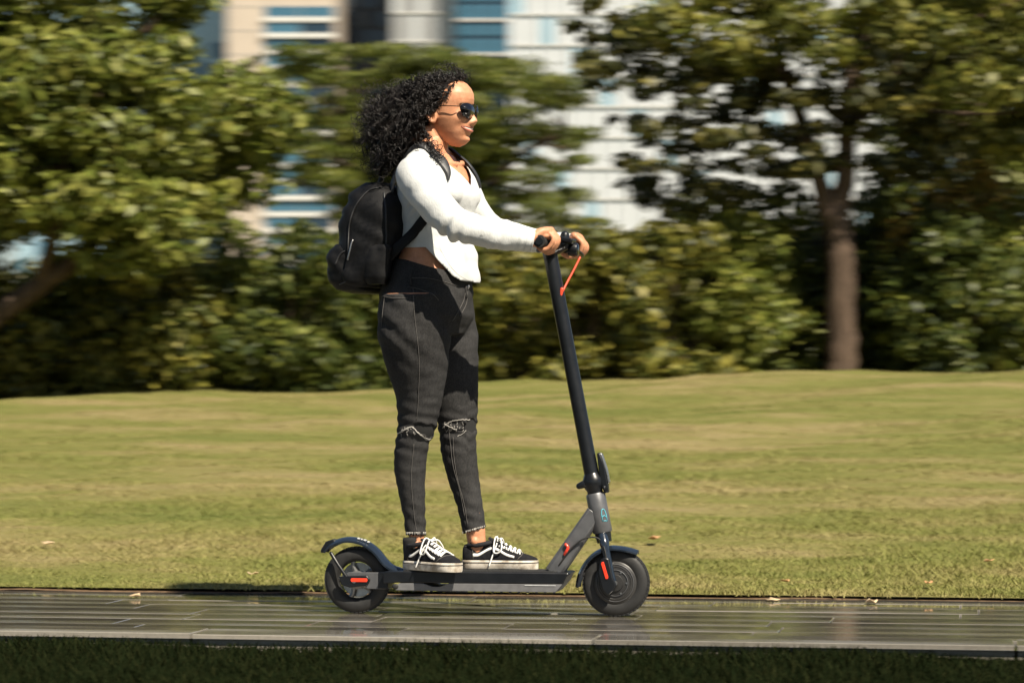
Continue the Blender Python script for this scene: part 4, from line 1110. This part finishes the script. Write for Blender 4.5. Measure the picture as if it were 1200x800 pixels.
# -------- shirt
mb = MB()
mb.rings([torso_ring(*q) for q in SHIRT])
for sy in (-1, 1): mb.ellipsoid(bc + f_ * .072 + l_ * sy * .060, (.052, .060, .054), 20, 12)
for sy in (-1, 1): mb.tube(smooth_path([P(509, 172, sy * .03), P(507 + sy * 8, 181, sy * .07), P(509 + sy * 20, 193, sy * .125)], 8), [.036, .038, .040, .040, .039, .039, .040, .041, .043], 14, True)
rS = [.060, .059, .052, .045, .034, .0285]
arm(mb, SH_N, EL_N, WR_N + (WR_N - EL_N).normalized() * .012, rS, 28)
arm(mb, SH_F, EL_F, WR_F + (WR_F - EL_F).normalized() * .006, rS, 28)
sme = mb.remesh(.0046, 5, .5)
fT, lT = frame(TOR_YAW); cT = P(510, 200, 0)
def shirt_keep(V):
    u = (V[:, 0] - cT.x) * fT.x + (V[:, 1] - cT.y) * fT.y; v = (V[:, 0] - cT.x) * lT.x + (V[:, 1] - cT.y) * lT.y; z = V[:, 2]
    armside = np.minimum(np.linalg.norm(V - np.array(EL_N), axis=1), np.linalg.norm(V - np.array(WR_N), axis=1))
    # neckline: a V in front, a shallow scoop behind
    vn = np.abs(v - .004)
    neck = np.where(u > .0, (vz(219) + .002 + vn * .88), vz(183) + .012 + u * .1)
    keep = np.where(vn < .098, neck - z, .05)
    # hem: high at the sides and back, a long tail in front
    w = np.interp(u, [-.2, .035, .062, .090, .112, .135], [290.5, 291.5, 301, 313, 324, 331])
    hem = z - (CAMH + (HOR - w) / 360)
    k = np.minimum(keep, hem)
    # cuffs
    for wr, el in ((WR_N, EL_N), (WR_F, EL_F)):
        ax_ = (wr - el).normalized(); t_ = (V - np.array(wr)) @ np.array(ax_)
        nearw = np.linalg.norm(V - np.array(wr), axis=1) < .09
        k = np.where(nearw, np.minimum(k, .002 - t_), k)
    return k
V = co(sme); N = normals(sme); out = V.copy()
for i in range(len(V)):
    p = Vector(V[i]); d = .0042 * noise.noise(Vector((p.x * 13, p.y * 13, p.z * 22))) + .0006 * noise.noise(p * 50)
    for el, wr, sh in ((EL_N, WR_N, SH_N), (EL_F, WR_F, SH_F)):
        r_ = (p - el).length
        if r_ < .16:
            axd_ = (wr - sh).normalized(); t_ = (p - el).dot(axd_)
            ins = max(0, min(1, .55 - (p.z - el.z) * 9))
            d += .0085 * ins * math.exp(-(t_ / .045) ** 2) * math.sin(t_ * 165 + noise.noise(p * 7) * 2.5 + (p.z - el.z) * 40)
        r_ = (p - wr).dot((wr - el).normalized())
        if -.13 < r_ < 0 and (p - wr).length < .14: d += .0010 * math.sin(r_ * 150 + noise.noise(p * 14) * 6)
    if p.z < vz(262) and (p - EL_N).length > .1 and (p - EL_F).length > .1:
        f2 = min(1, (vz(262) - p.z) / .10); d += f2 * (.0042 * math.sin(math.atan2(p.y, p.x - P(508, 300).x) * 7 + noise.noise(p * 5) * 2) + .0018 * math.sin(p.z * 75 + p.x * 40 + noise.noise(p * 6) * 2))
    pit = (p - (SH_N + Vector((.03, .03, -.075)))).length
    if pit < .12: d += .0060 * math.exp(-(pit / .05) ** 2) * math.sin((p.x - p.z) * 170)
    out[i] = V[i] + N[i] * d
setco(sme, out)
sme = cut(sme, shirt_keep, .010)
shirt = link('shirt', sme, ['knit'], person)
so_ = shirt.modifiers.new('cloth', 'SOLIDIFY'); so_.thickness = .0022; so_.offset = 0
bms = bmesh.new(); bms.from_mesh(sme); bvh_s = BVHTree.FromBMesh(bms); bms.free()

# -------- seams and cuffs of the shirt
for wr, el in ((WR_N, EL_N), (WR_F, EL_F)):
    a_ = (wr - el).normalized(); u_ = a_.orthogonal().normalized(); w_ = a_.cross(u_)
    for k_, nm_ in ((.004, 'cuff'), (-.016, 'cuff_seam')):
        ring = []
        for i in range(29):
            an = 2 * math.pi * i / 28; dr = u_ * math.cos(an) + w_ * math.sin(an); c_ = wr + a_ * (k_ - .004)
            h = bvh_s.ray_cast(c_ + dr * .08, -dr); ring.append((h[0] + dr * .0012) if h[0] is not None else c_ + dr * .029)
        MB().tube(ring, .0024 if nm_ == 'cuff' else .0012, 6).build(nm_, 'knit', shirt, True, None)
for pts in (((516, 292), (524, 306), (535, 320), (548, 328.5)),):
    stitch('shirt_seam', bvh_s, pts, .0011, 'knit', shirt, 30, .0012)

# -------- face details
bmb = bmesh.new(); bmb.from_mesh(bme); bvh_b = BVHTree.FromBMesh(bmb); bmb.free()
def on_face(y, z, off=.0008):
    h = bvh_b.ray_cast(HW((.2, y, z)), HM @ Vector((-1, 0, 0)))
    return h[0] + h[1] * off if h[0] is not None else HW((.085, y, z))
def lip(up):
    mbx = MB(); R = []
    for i in range(21):
        y = -.037 + .074 * i / 20; q = 1 - (y / .0374) ** 2; zs = -.0725 + y * y * 6.0
        h = (.0056 if up else .0076) * max(.05, q) ** .6; gap = .0027 * max(0, q) ** .7
        cup = (.0016 * (1 - G(abs(y) - .006, .005)) if up else 0)
        ring = []
        for k_ in range(7):
            s_ = k_ / 6; z = zs + (gap + s_ * (h - cup * q) if up else -gap - s_ * h)
            ring.append(on_face(y, z, .0006 + .0014 * math.sin(math.pi * s_) * max(0, q)))
        R.append(ring)
    V = [p for r_ in R for p in r_]; F = [(i * 7 + j, (i + 1) * 7 + j, (i + 1) * 7 + j + 1, i * 7 + j + 1) for i in range(20) for j in range(6)]
    o = mk('lip', V, F, 'lips', body, True); m_ = o.modifiers.new('t', 'SOLIDIFY'); m_.thickness = .0008
lip(True); lip(False)
V = []; F = []
for i in range(17):
    y = -.029 + .058 * i / 16; q = 1 - (y / .0325) ** 2; zs = -.0725 + y * y * 6.0
    for k_ in (-1, 1): V.append(on_face(y, zs + k_ * .0031 * max(.1, q) ** .7, .0007))
F = [(2 * i, 2 * i + 2, 2 * i + 3, 2 * i + 1) for i in range(16)]
mk('teeth', V, F, 'teeth', body, True)
for sy in (-1, 1):
    e = on_face(sy * .031, -.0085, -.0065)
    MB().ellipsoid(e, (.0115, .0115, .0115), 16, 10).build('eye', 'eyeball', body, True, None)
    MB().ellipsoid(e + HM @ Vector((.0078, 0, 0)), (.0045, .0052, .0052), 12, 8).build('iris', 'brow', body, True, None)
    mbx = MB(); q = [on_face(sy * (.014 + .033 * i / 10), .0035 + .006 * math.sin(i / 10 * 2.4), .0008) for i in range(11)]
    mbx.tube(q, [.0007 + .0008 * math.sin(math.pi * min(1, .15 + i / 11)) for i in range(11)], 6).build('eyebrow', 'brow', body, True, None)

# -------- sunglasses (worn, a thing of their own)
sg = empty('sunglasses', HW((.09, 0, 0)), 'dark aviator sunglasses with thin wire arms worn by the rider', 'sunglasses')
for sy in (-1, 1):
    out_ = []
    for i in range(32):
        a = 2 * math.pi * i / 32
        yy = .0335 + .0280 * math.cos(a) * (1 + .10 * math.sin(a)); zz = -.0135 + (.0205 if math.sin(a) > 0 else .0265) * math.sin(a) + .004 * math.cos(a)
        out_.append((.0995 - 7.0 * (yy - .0) ** 2 * .9 - .004 * (zz < -.025), sy * yy, zz))
    cen = (.0955 - .002, sy * .0335, -.0145)
    V = [HW(p) for p in out_] + [HW((cen[0] + .0025, cen[1], cen[2]))]
    ln = mk('lens', V, [(i, (i + 1) % 32, 32) for i in range(32)], 'lens', sg, True); m_ = ln.modifiers.new('t', 'SOLIDIFY'); m_.thickness = .0015
    MB().tube([HW(p) for p in out_] + [HW(out_[0])], .0013, 6).build('frame', 'wire_frame', sg, True, None)
    MB().tube(smooth_path([HW((.0735, sy * .0605, -.003)), HW((.060, sy * .0735, -.002)), HW((.01, sy * .0800, .001)), HW((-.03, sy * .0790, -.004)), HW((-.045, sy * .075, -.020))], 16), .0014, 6).build('temple_arm', 'wire_frame', sg, True, None)
    MB().tube([HW((.0945, sy * .009, -.018)), on_face(sy * .0085, -.021, .001)], .0010, 5).build('nose_pad', 'wire_frame', sg, True, None)
br = MB(); br.tube(smooth_path([HW((.0985, -.0085, -.006)), HW((.1005, 0, -.004)), HW((.0985, .0085, -.006))], 6), .0013, 6); br.tube(smooth_path([HW((.096, -.016, .0045)), HW((.0995, 0, .0050)), HW((.096, .016, .0045))], 6), .0012, 6)
br.build('bridge', 'wire_frame', sg, True, None)

# -------- hair: dark inner mass plus ringlets
HL_T = [(-.07, -.040), (-.045, -.030), (-.022, -.0115), (.015, .0156), (.032, .034), (.078, .050), (.092, .074), (.11, .095)]
def hair_lim(z): return np.interp(z, [q[0] for q in HL_T], [q[1] for q in HL_T])
def hairline(p):                                            # > 0 where hair grows (head frame)
    x, y, z = p
    if z < -.066: return -1
    lim = hair_lim(z)
    return lim - x
def scalp(n):
    out = []
    while len(out) < n:
        d = Vector(RNG.normal(size=3)).normalized()
        z = d.z * .104 if d.z > 0 else d.z * .066
        w, = interp(HWD, z); xf, = interp(XF, z); xb, = interp(XB, z)
        m = math.hypot(d.x, d.y) or 1; ct, st = d.x / m, d.y / m
        p = Vector((ct * (xf if ct > 0 else -xb), st * w, z))
        if hairline(p) > 0: out.append((p, Vector((ct * .8, st, d.z)).normalized()))
    return out
HP = [(536, 84), (512, 80), (488, 84), (462, 99), (440, 112), (428, 128), (418, 146), (424, 170), (428, 200), (436, 221), (449, 216), (458, 200), (470, 184), (492, 174), (503, 160), (500, 130), (520, 104)]
SV, SF = [], []; base_i = 0
def ringlet(pts, rad, pitch, thick, nper=9, ph=None, sgn=None):
    """hair tube winding round a guide line"""
    global base_i
    q = np.array([tuple(p) for p in pts]); seg = np.linalg.norm(np.diff(q, axis=0), axis=1); L = np.concatenate([[0], np.cumsum(seg)])
    n = max(8, int(L[-1] / pitch * nper)); s = np.linspace(0, L[-1], n)
    c = np.stack([np.interp(s, L, q[:, k]) for k in range(3)], 1)
    d = np.gradient(c, axis=0); d /= np.linalg.norm(d, axis=1, keepdims=True) + 1e-9
    up = np.array([.13, .99, .07]); u = up - d * (d @ up)[:, None]; u /= np.linalg.norm(u, axis=1, keepdims=True) + 1e-9; w = np.cross(d, u)
    ph = RNG.uniform(0, 6.28) if ph is None else ph; sgn = (1 if RNG.random() < .5 else -1) if sgn is None else sgn
    ang = ph + sgn * 2 * np.pi * s / pitch * (1 + .12 * np.sin(s * 40 + ph)); ramp = np.minimum(1, s / .05) * rad * (.7 + .75 * s / max(L[-1], 1e-6)) * (1 + .25 * np.sin(s * 55 + ph))
    c = c + u * (np.cos(ang) * ramp)[:, None] + w * (np.sin(ang) * ramp)[:, None]
    d = np.gradient(c, axis=0); d /= np.linalg.norm(d, axis=1, keepdims=True) + 1e-9
    u = up - d * (d @ up)[:, None]; u /= np.linalg.norm(u, axis=1, keepdims=True) + 1e-9; w = np.cross(d, u)
    th = thick * np.minimum(1, np.minimum((n - np.arange(n)) / 8, 1))
    R = np.stack([c + (u * math.cos(a) + w * math.sin(a)) * th[:, None] for a in (0, 2.094, 4.189)], 1)
    SV.append(R.reshape(-1, 3))
    i = np.arange(n - 1)[:, None] * 3 + base_i; j = np.arange(3)[None, :]; k_ = (j + 1) % 3
    SF.append(np.stack([i + j, i + k_, i + 3 + k_, i + 3 + j], -1).reshape(-1, 4)); base_i += n * 3
def bez(a, b, c, d, n=22):
    return [a * (1 - t_) ** 3 + b * 3 * t_ * (1 - t_) ** 2 + c * 3 * t_ * t_ * (1 - t_) + d * t_ ** 3 for t_ in [i / n for i in range(n + 1)]]
TIP = [(420, 122), (446, 103), (470, 96), (488, 100), (480, 140), (486, 170), (468, 182), (458, 198), (449, 214), (436, 219), (424, 200), (417, 174), (410, 148)]
for p, nrm in scalp(620):
    a = HW(p); nw = HM @ nrm
    for _ in range(60):
        tx, ty = random.uniform(408, 492), random.uniform(96, 221)
        if inside(TIP, tx, ty): break
    high = max(0, min(1, (p.z + .03) / .12))
    if random.random() < .62: ty = ty * .72 + (118 + (1 - high) * 95) * .28
    e = P(tx, ty, p.y * (1.25 + random.random() * .5) + random.gauss(0, .035))
    lift = .020 + .016 * random.random()
    b = a + nw * lift + Vector((-.035, 0, .006 * high)); c = e + Vector((.055 + .05 * high, 0, .034 + .03 * random.random()))
    cz = a.z + .002 + .02 * (1 - high)
    c.z = min(c.z, cz); rr_, pp_ = random.uniform(.006, .0135), random.uniform(.026, .064)
    g_ = bez(a, b, c, e)
    ph_, sg_ = random.uniform(0, 6.28), random.choice((-1, 1))
    for _k in range(4):
        of_ = Vector((RNG.normal(0, .0022), RNG.normal(0, .0022), RNG.normal(0, .0022)))
        ringlet([q + of_ * (.4 + .05 * k2) for k2, q in enumerate(g_)], rr_ * random.uniform(.85, 1.12), pp_, random.uniform(.0006, .0010), 7, ph_ + random.gauss(0, .35), sg_)
for p, nrm in scalp(520):                                    # short curls that cover the crown
    a = HW(p) + (HM @ nrm) * .004; back = Vector((-1, random.gauss(0, .25), -.25 + random.gauss(0, .2))).normalized()
    nw = HM @ nrm; tang = (back - nw * back.dot(nw)).normalized(); L = random.uniform(.04, .085)
    pts = [a + tang * L * t_ + nw * (.010 + .010 * math.sin(t_ * 3.1) + random.gauss(0, .001)) for t_ in [i / 8 for i in range(9)]]
    ringlet(pts, random.uniform(.005, .010), random.uniform(.020, .034), random.uniform(.0008, .0013))
for _ in range(150):                                          # loose wisps in the wind
    s0 = P(random.uniform(430, 475), random.uniform(100, 212), random.gauss(0, .06)); e = s0 + Vector((-random.uniform(.02, .075), random.gauss(0, .02), random.gauss(-.008, .025)))
    ringlet(bez(s0, s0 + Vector((-.02, 0, .012)), e + Vector((.02, 0, .01)), e, 10), random.uniform(.004, .009), random.uniform(.018, .030), .0008)
for _ in range(20):                                          # ringlets that fall in front of the shoulder and down the neck
    s0 = P(random.uniform(487, 503), random.uniform(142, 165), -.072 - random.random() * .02)
    e = P(random.uniform(484, 521), random.uniform(176, 196), -.115 - random.random() * .03)
    ringlet(bez(s0, s0 + Vector((.0, -.02, -.03)), e + Vector((-.01, 0, .03)), e, 12), random.uniform(.005, .008), random.uniform(.016, .022), random.uniform(.0010, .0014))
for _ in range(60):                                          # curls over the top of the ears
    sy = -1 if random.random() < .75 else 1
    s0 = HW((random.uniform(-.03, .012), sy * .076, random.uniform(-.005, .035))); e = HW((random.uniform(-.055, -.012), sy * random.uniform(.078, .094), random.uniform(-.030, -.004)))
    ringlet(bez(s0, s0 + HM @ Vector((.0, sy * .012, .002)), e + HM @ Vector((.008, sy * .006, .014)), e, 9), random.uniform(.004, .007), .016, .0013)
for _ in range(70):                                          # curls standing over the forehead
    y = random.gauss(-.005, .034); z = random.uniform(.080, .098); x = min(float(hair_lim(z)), .066) - random.uniform(0, .03); s0 = HW((x, y, z + .004)); e = s0 + HM @ Vector((random.uniform(-.012, .024), random.gauss(0, .012), random.uniform(.002, .020)))
    ringlet(bez(s0, s0 + Vector((-.004, 0, .016)), e + Vector((-.002, 0, .010)), e, 8), random.uniform(.004, .007), random.uniform(.014, .022), .0010)
for _ in range(130):                                         # small curls along the hairline
    z = random.uniform(-.01, .092); x = float(hair_lim(z)); w, = interp(HWD, z); xf, = interp(XF, z)
    y = -w * math.sqrt(max(.05, 1 - (x / xf) ** 2)) * .98; s0 = HW((x - .004, y, z)) ; e = s0 + Vector((random.uniform(-.01, .014), -.006, random.uniform(-.02, .012)))
    ringlet(bez(s0, s0 + Vector((.006, -.010, .006)), e + Vector((0, -.006, .006)), e, 8), .004, .013, .0010)
mb = MB()
head_into(mb, .007, list(np.linspace(-.06, .06, 30)) + list(np.linspace(.063, .1035, 12)))
hme = mb.remesh(.006, 1, .5)
hl_ = co(hme)
def cap_keep(V):
    q = to_head(V); lim = hair_lim(q[:, 2]) - .014
    return np.minimum(lim - q[:, 0], .2)
hme = cut(hme, cap_keep, .012)
iv = [tuple(p.vertices) for p in hme.polygons]; ic = co(hme)
mb = MB()
for c, r in (((497, 122), (.070, .080, .062)), ((476, 132), (.070, .092, .062)), ((462, 142), (.060, .100, .060)), ((457, 166), (.048, .102, .066)), ((452, 188), (.028, .080, .05)), ((474, 165), (.060, .092, .060)), ((466, 184), (.030, .085, .040)), ((490, 155), (.045, .066, .060)), ((448, 202), (.014, .05, .025))):
    mb.ellipsoid(P(c[0], c[1], -.005), r, 18, 12)
h2 = mb.remesh(.008, 3, .5); V = co(h2); N = normals(h2)
for i in range(len(V)):
    p = Vector(V[i]); V[i] += N[i] * (.012 * noise.noise(p * 32) + .007 * noise.noise(p * 75) - .006)
f2 = np.array([tuple(p.vertices) for p in h2.polygons])
allV = SV + [ic, V]; allF = SF + [np.array(iv) + base_i, f2 + base_i + len(ic)]
mk_fast('hair', np.concatenate(allV), np.concatenate(allF), 'hair', person, True)

# -------- shoes
def shoe(at_, yaw, label):
    d = Vector((math.cos(yaw), math.sin(yaw), 0)); n_ = Vector((-math.sin(yaw), math.cos(yaw), 0)); o0 = Vector((at_.x, at_.y, Z1 + .0042))
    L = .252
    def W_(x, y, z): return o0 + d * x + n_ * y + Vector((0, 0, z))
    def half(u): return float(np.interp(u, [0, .04, .12, .3, .5, .7, .85, .94, .98, 1], [.014, .026, .033, .033, .036, .044, .041, .028, .016, .004]))
    us = [0, .01, .03, .06, .1, .16, .24, .34, .44, .54, .64, .74, .82, .88, .93, .965, .985, .997]
    left = [(u * L, half(u)) for u in us]; outl = left + [(x, -y) for x, y in left[::-1]]
    R = [[W_(x + (.0 if k_ else 0), y * sc_, z) for x, y in outl] for k_, (z, sc_) in enumerate(((0, .96), (.004, 1.03), (.020, 1.045), (.027, 1.03), (.029, .98)))]
    sole = MB().rings(R)
    so1 = sole.build('sneaker', 'foxing', person, True, 45)
    tag(so1, label)
    stp = MB(); Rr = [W_(x, y * 1.052, .0215) for x, y in outl]; stp.tube(Rr + [Rr[0]], .0013, 5); stp.build('foxing_line', 'canvas_black', so1, True, None)
    # upper: half-pipes closed over the foot
    def height(u): return float(np.interp(u, [0, .03, .10, .22, .36, .50, .64, .78, .90, .97, 1], [.060, .078, .080, .073, .084, .083, .066, .052, .044, .037, .030]))
    def surf(u, s, off=0.0):
        """u along the shoe, s from -1 (outer side base) over 0 (top) to 1"""
        hw = half(max(.006, min(.985, u))) * 1.0 - .002 + off; h = height(u) - .022 + off; a = s * math.pi / 2
        e = .72
        return W_(u * L, math.copysign(abs(math.sin(a)) ** e, s) * hw * (1 - .10 * (1 - abs(s))), .022 + h * abs(math.cos(a)) ** e)
    R = [[surf(u, -1 + 2 * j / 20) for j in range(21)] + [W_(u * L, 0, .021)] for u in [.012, .03, .06, .1, .15, .2, .26, .32, .38, .44, .5, .56, .62, .68, .74, .8, .86, .91, .95, .975, .988]]
    up = MB().rings(R).build('upper', 'suede', so1, True, None)
    # padded collar round the ankle opening
    col = [W_(.060 + .041 * math.cos(a), .0305 * math.sin(a), .079 + .008 * math.cos(a) + .004 * (math.cos(a) < -.5)) for a in [2 * math.pi * i / 24 for i in range(24)]]
    MB().tube(col + [col[0], col[1]], .0075, 10).build('collar', 'canvas_black', so1, True, None)
    tng = [W_(.090 + k_ * .017, 0, .103 - k_ * .0075) for k_ in range(5)]
    R = [[t_ + n_ * .020 * a for a in (-1, -.5, 0, .5, 1)] + [t_ + n_ * .020 * a + Vector((-.002, 0, -.006)) for a in (1, .5, 0, -.5, -1)] for t_ in tng]
    MB().rings(R).build('tongue', 'canvas_black', so1, True, 50)
    # side stripe on both sides
    for s_ in (-1, 1):
        q = smooth_path([(u, s, 0) for u, s in ((.155, .80), (.24, .76), (.34, .62), (.42, .55), (.52, .66), (.60, .74), (.70, .76))], 30)
        R = [[surf(p.x, s_ * (p.y + k_), .0006 + b_) for k_, b_ in ((-.07, 0), (-.05, .0016), (.05, .0016), (.07, 0))] for p in q]
        MB().rings(R).build('side_stripe', 'lace', up, True, None)
        pan = smooth_path([(.02, .30, 0), (.10, .42, 0), (.15, .60, 0), (.16, .95, 0)], 10)
        MB().tube([surf(p.x, s_ * p.y, .0012) for p in pan], .0012, 5).build('stitch_line', 'stitch', up, True, None)
    cap = smooth_path([(.74, -.9, 0), (.79, -.5, 0), (.80, 0, 0), (.79, .5, 0), (.74, .9, 0)], 16)
    MB().tube([surf(p.x, p.y, .001) for p in cap], .0014, 5).build('toe_seam', 'stitch', up, True, None)
    # laces
    la = MB()
    for k_ in range(5):
        u = .50 + k_ * .058; u2 = u + .035
        for s_ in (-1, 1):
            la.tube(smooth_path([surf(u, s_ * .44, .002), surf((u + u2) / 2, 0, .008), surf(u2, -s_ * .42, .002)], 8), .0030, 6, True)
    kx = surf(.47, 0, .012)
    for s_, sp, dr in ((-1, .040, .040), (1, .040, .036)):
        tip = kx + n_ * s_ * sp + d * .004 + Vector((0, 0, -dr * .9))
        la.tube(smooth_path([kx, kx + n_ * s_ * .022 + Vector((0, 0, .008)) - d * .006, tip - d * .014, tip + Vector((0, 0, -.006)), tip + d * .012 + Vector((0, 0, .006)), kx + n_ * s_ * .020 + d * .012 + Vector((0, 0, .002)), kx], 26), .0026, 6)
        e = surf(.47 - .05 * s_, s_ * .92, .004)
        la.tube(smooth_path([kx, surf(.46, s_ * .45, .006), surf(.43, s_ * .75, .005), W_(.095, s_ * .046, .012)], 14), .0024, 6, True)
    la.ellipsoid(kx, (.007, .008, .006), 10, 8)
    la.build('shoelace', 'lace', so1, True, None)
shoe(SHOE_N[0], SHOE_N[1], 'black sneaker set back on the deck with its toe turned out')
shoe(SHOE_F[0], SHOE_F[1], 'black sneaker in front, showing its white side stripe')
MB().tube(smooth_path([P(483, 629, -.031), P(484, 642, -.031), P(486, 652, -.031)], 6), [.031, .032, .032, .033, .034, .035, .036], 20).build('sock', 'sock', person, True, None)

# ================================================================== BACKPACK
bp = empty('backpack', P(430, 338, 0), 'black backpack with a bulging front pocket worn on the rider back', 'backpack')
BY = RAD(-14); bf, bl = frame(BY)
def bag(name, rows, mat, parent, wid, e=3.2, yc=0.0, dent=.008, vox=0):
    """rows: (picture row, left column, right column, width factor)"""
    R = []
    tab = [(r[0],) + tuple(r[1:]) for r in rows]
    pys = np.linspace(rows[0][0], rows[-1][0], 30)
    for py in pys:
        L, Rr, wf = interp(tab, py); c = P((L + Rr) / 2, py, yc); c.z = vz(py); a = (Rr - L) / 2 * DIST / F_PX * .96; b = wid * wf; ring = []
        for j in range(44):
            t_ = 2 * math.pi * j / 44; ct, st = math.cos(t_), math.sin(t_); k_ = (abs(ct) ** e + abs(st) ** e) ** (-1 / e)
            p = c + bf * a * ct * k_ + bl * b * st * k_
            n_ = (bf * ct + bl * st); p += n_ * (dent * noise.noise(Vector((p.x * 14, p.y * 14, p.z * 16))) + dent * .8 * math.sin(p.z * 70 + p.x * 50 + noise.noise(p * 9) * 5) * .6)
            ring.append(p)
        R.append(ring)
    return MB().rings(R).build(name, mat, parent, True, 60)
main = bag('main_compartment', [(337, 424, 452, .80), (333, 412, 456, .92), (322, 404, 472, 1), (290, 402, 489, 1), (262, 403, 494, .98), (242, 407, 491, .93), (228, 414, 482, .84), (219, 423, 471, .68), (213.5, 433, 458, .45)], 'bag_nylon', bp, .142)
bag('front_pocket', [(343, 418, 442, .70), (339, 402, 446, .88), (330, 393, 446, .98), (316, 389, 444, 1), (302, 390, 442, 1), (292, 394, 438, .94), (286, 401, 430, .80)], 'bag_nylon', bp, .122, 3, 0, .006)
bag('side_pocket', [(334, 430, 454, .7), (326, 424, 458, .95), (308, 424, 460, 1), (292, 428, 462, .9), (288, 434, 460, .7)], 'bag_nylon', bp, .03, 2.6, -.128, .004)
bag('back_panel', [(330, 449, 468, .8), (300, 452, 474, 1), (250, 458, 478, 1), (222, 458, 474, .8)], 'bag_nylon', bp, .118, 2.6)
# zips, pull, seams
bvh_bag = {}
for nm, ob in (('m', main),):
    bq = bmesh.new(); bq.from_mesh(ob.data); bvh_bag[nm] = BVHTree.FromBMesh(bq); bq.free()
fpo = [o for o in bp.children if o.name.startswith('front_pocket')][0]
bq = bmesh.new(); bq.from_mesh(fpo.data); bvh_bag['f'] = BVHTree.FromBMesh(bq); bq.free()
stitch('zip', bvh_bag['m'], ((408, 300), (410, 262), (418, 240), (432, 224), (446, 220)), .0028, 'bag_zip', bp, 40, .002)
stitch('piping', bvh_bag['m'], ((447, 330), (452, 296), (452, 250), (450, 226)), .0032, 'bag_leather', bp, 40, .002)
stitch('zip', bvh_bag['f'], ((393, 310), (400, 297), (414, 292), (430, 296), (438, 306)), .0026, 'bag_zip', bp, 36, .002)
stitch('seam', bvh_bag['f'], ((398, 333), (414, 326), (430, 318), (440, 312)), .0022, 'bag_leather', bp, 30, .002)
q = on_surface(bvh_bag['m'], 414, 282, .004)
if q: MB().tube(smooth_path([q, q + Vector((-.004, -.004, -.012)), q + Vector((-.010, -.006, -.04)), q + Vector((-.016, -.004, -.062))], 8), .0028, 8, True).build('zip_pull', 'steel', bp, True, None)
MB().tube(smooth_path([P(444, 217, -.03), P(447, 206, -.02), P(452, 204, 0), P(449, 207, .02), P(446, 216, .03)], 14), .006, 8, True).build('carry_handle', 'bag_leather', bp, True, None)
def ribbon(name, pts, w, th, mat, parent, side=None, taper=True):
    q = smooth_path(pts, 44); R = []
    for i, p in enumerate(q):
        dd = (q[min(i + 1, 44)] - q[max(i - 1, 0)]).normalized(); nn = side[0](p) if side else Vector((0, 0, 1)); nn = (nn - dd * nn.dot(dd)).normalized(); ss = dd.cross(nn)
        ww = w * (min(1, .12 + (44 - i) / 11) if taper else 1)
        R.append([p + ss * ww * .5 * a + nn * th * b for a, b in ((-1, 0), (-.9, .7), (-.6, 1), (.6, 1), (.9, .7), (1, 0), (.6, -.3), (-.6, -.3))])
    return MB().rings(R).build(name, mat, parent, True, 60)
def strap_path(cols, y_over):
    out = []
    for px, py in cols:
        h = on_surface(bvh_s, px, py, .003)
        out.append(h)
    return [o for o in out if o is not None]
def outward(p):
    c = P(510, 205, 0); d = Vector((p.x - c.x, (p.y - c.y) * .6, (p.z - c.z) * 1.0 + .03)); return d.normalized()
def snap(p, off=.004):
    h = bvh_s.find_nearest(p)
    n_ = h[1] if h[1].dot(outward(h[0])) > 0 else -h[1]
    return h[0] + n_ * off
nearS = [P(458, 232, -.075), P(464, 205, -.085), snap(P(474, 188, -.088)), snap(P(486, 176, -.090)), snap(P(497, 176, -.092)), snap(P(507, 186, -.094)), snap(P(513, 196, -.10)), snap(P(518, 207, -.104)), snap(P(520.5, 217, -.107))]
ribbon('shoulder_strap', nearS, .040, .008, 'bag_leather', bp, (outward,))
farS = [P(470, 228, .09), P(488, 196, .092), snap(P(505, 178, .088)), snap(P(520, 177, .080)), snap(P(533, 186, .072)), snap(P(544, 198, .070)), snap(P(551, 211, .072)), snap(P(556, 222, .076))]
ribbon('shoulder_strap', farS, .038, .008, 'bag_leather', bp, (outward,))
wb = [P(450, 308, -.125), P(464, 292, -.138), snap(P(478, 276, -.15)), snap(P(490, 262, -.16)), snap(P(502, 250, -.15))]
ribbon('lower_strap', wb, .034, .004, 'bag_nylon', bp, (lambda p: Vector((0, -1, .1)),), False)
